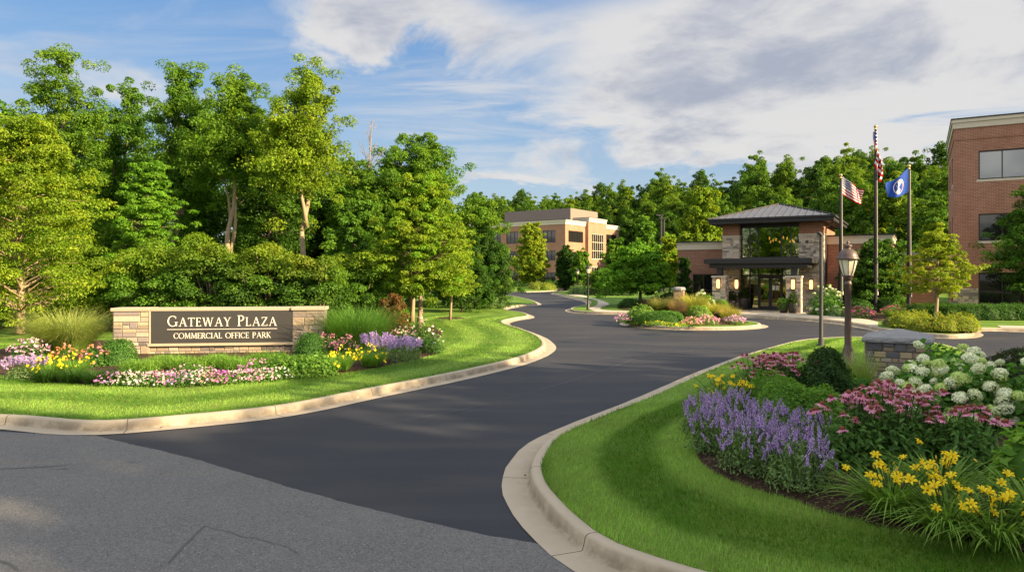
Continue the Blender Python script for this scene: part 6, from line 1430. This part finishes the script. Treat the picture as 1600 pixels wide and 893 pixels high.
sl_ = on_flag(fan(.5, .5, .0001, .36), MT['seal'], .012, 'seal', bfo); on_flag(fan(.5, .5, .30, .335), MT['sealred'], .016, 'seal_ring', sl_)
on_flag([[(.47, .30), (.54, .30), (.535, .56), (.475, .56)], disc(.505, .62, .045, 10), [(.54, .50), (.60, .68), (.61, .67), (.55, .47)], [(.40, .33), (.62, .33), (.62, .29), (.40, .29)], [(.43, .38), (.47, .44), (.47, .40), (.44, .34)]], MT['sealgrey'], .018, 'seal_figure', sl_)

# faint paving seams in the new asphalt
MT['seamline'] = plain('paving_seam', (.042, .042, .048), .7)
strip('paving_seam', [(775, 627), (830, 612), (900, 592), (960, 572), (1016, 552), (1060, 541)], .035, .004, MT['seamline'], .02)
strip('paving_seam', [(560, 668), (640, 655), (720, 640), (775, 627)], .03, .004, MT['seamline'], .02)
strip('paving_seam', [(905, 566), (980, 556), (1080, 548), (1180, 543)], .06, .004, MT['seamline'], .03)
# ------------------------------------------------------------------ mown grass blades on the near lawns
def lawn_blades(key, zf, x0, x1, y0, y1, dens, hgt, wid, bedpoly):
    """blades per square metre fall with distance; each is one thin triangle leaning with the mowing"""
    poly = ZONE[key][0]; n = int((x1 - x0) * (y1 - y0) * dens); r = np.random.default_rng(int(y0 * 10) + len(key)); P = np.column_stack([r.uniform(x0, x1, n), r.uniform(y0, y1, n)])
    P = P[np.abs(P[:, 0]) < P[:, 1] * .76 + .5]; P = P[inpoly(P, poly)]; P = P[~inpoly(P, bedpoly)]
    if not len(P): return None
    d = segdist(P, ZONE[key][1][::2], key == 'B'); st = stripe(key, d, P); z = .146 + ZONE[key][2] * sm(d / ZONE[key][3]); n = len(P)
    a = r.uniform(0, 6.283, n); h = hgt * r.uniform(.55, 1.15, n) * np.where(d < .04, 1.5, 1); lean = r.uniform(.15, .75, n); dx, dy = np.cos(a), np.sin(a); w = wid * r.uniform(.6, 1.2, n)
    B = np.column_stack([P, z - .004]); T = B + np.column_stack([dx * lean * h + (st - .5) * .5 * h, dy * lean * h + (st - .5) * .9 * h, h]); sd_ = np.column_stack([-dy * w, dx * w, np.zeros(n)])
    V = np.empty((n, 3, 3)); V[:, 0] = B - sd_; V[:, 1] = B + sd_; V[:, 2] = T
    c = np.array([(.066, .17, .008)]) * (1 - st[:, None]) + np.array([(.21, .36, .05)]) * st[:, None]; pn = pnoise(P[:, 0], P[:, 1], 1.4, 21)[:, None] * .5 + .5
    c = c * (.72 + .56 * pn) * r.uniform(.65, 1.35, (n, 1)); yl = r.uniform(0, 1, n) < .10; c[yl] = np.array((.24,.25,.08)) * r.uniform(.7, 1.2, (yl.sum(), 1))
    return V.reshape(-1, 3), np.arange(n * 3).reshape(n, 3), np.repeat(c, 3, 0)
none = np.array([(0, 0), (0, .001), (.001, 0)])
gb = [lawn_blades('B', zB, -.3, 7, 4.9, 9, 5200, .052, .0030, bedB), lawn_blades('B', zB, -.3, 9, 9, 13, 2600, .05, .0042, bedB), lawn_blades('B', zB, 0, 16, 13, 25, 750, .045, .0065, bedB)]
g = obj('grass', lmesh('grass', [q for q in gb if q], 'blade')); g['kind'] = 'stuff'
gb = [lawn_blades('A', zA, -14, 0, 11, 16.5, 1100, .045, .005, bedA), lawn_blades('A', zA, -18, 3, 16.5, 24, 420, .048, .008, bedA), lawn_blades('A', zA, -6, 3, 24, 40, 130, .05, .012, bedA)]
g = obj('grass', lmesh('grass', [q for q in gb if q], 'blade')); g['kind'] = 'stuff'

# a few dry leaves and clippings along the gutters
r = np.random.default_rng(91); L_p = []
for line, k in ((kB, 46), (kA[60:], 40)):
    i = r.integers(5, len(line) - 5, k); nn_ = normals2(line)[i]; q = line[i] + nn_ * r.normal(.16, .22, (k, 1)).clip(-.7, .3); q = q[(q[:, 1] < 22) & (q[:, 1] > 4)]; L_p.append(q)
L_p = np.vstack(L_p); n = len(L_p); nr = r.normal(size=(n, 3)) * .25 + np.array([0, 0, 1]); nr /= np.linalg.norm(nr, axis=1, keepdims=True); rng = r
g = obj('fallen_leaves', lmesh('fallen_leaves', [leafquads(np.column_stack([L_p, np.full(n, .022)]), nr, r.uniform(.03, .07, n), palcol(n, [(.12, .075, .03), (.2, .13, .04), (.09, .1, .03), (.06, .045, .03)], .3))])); g['kind'] = 'stuff'
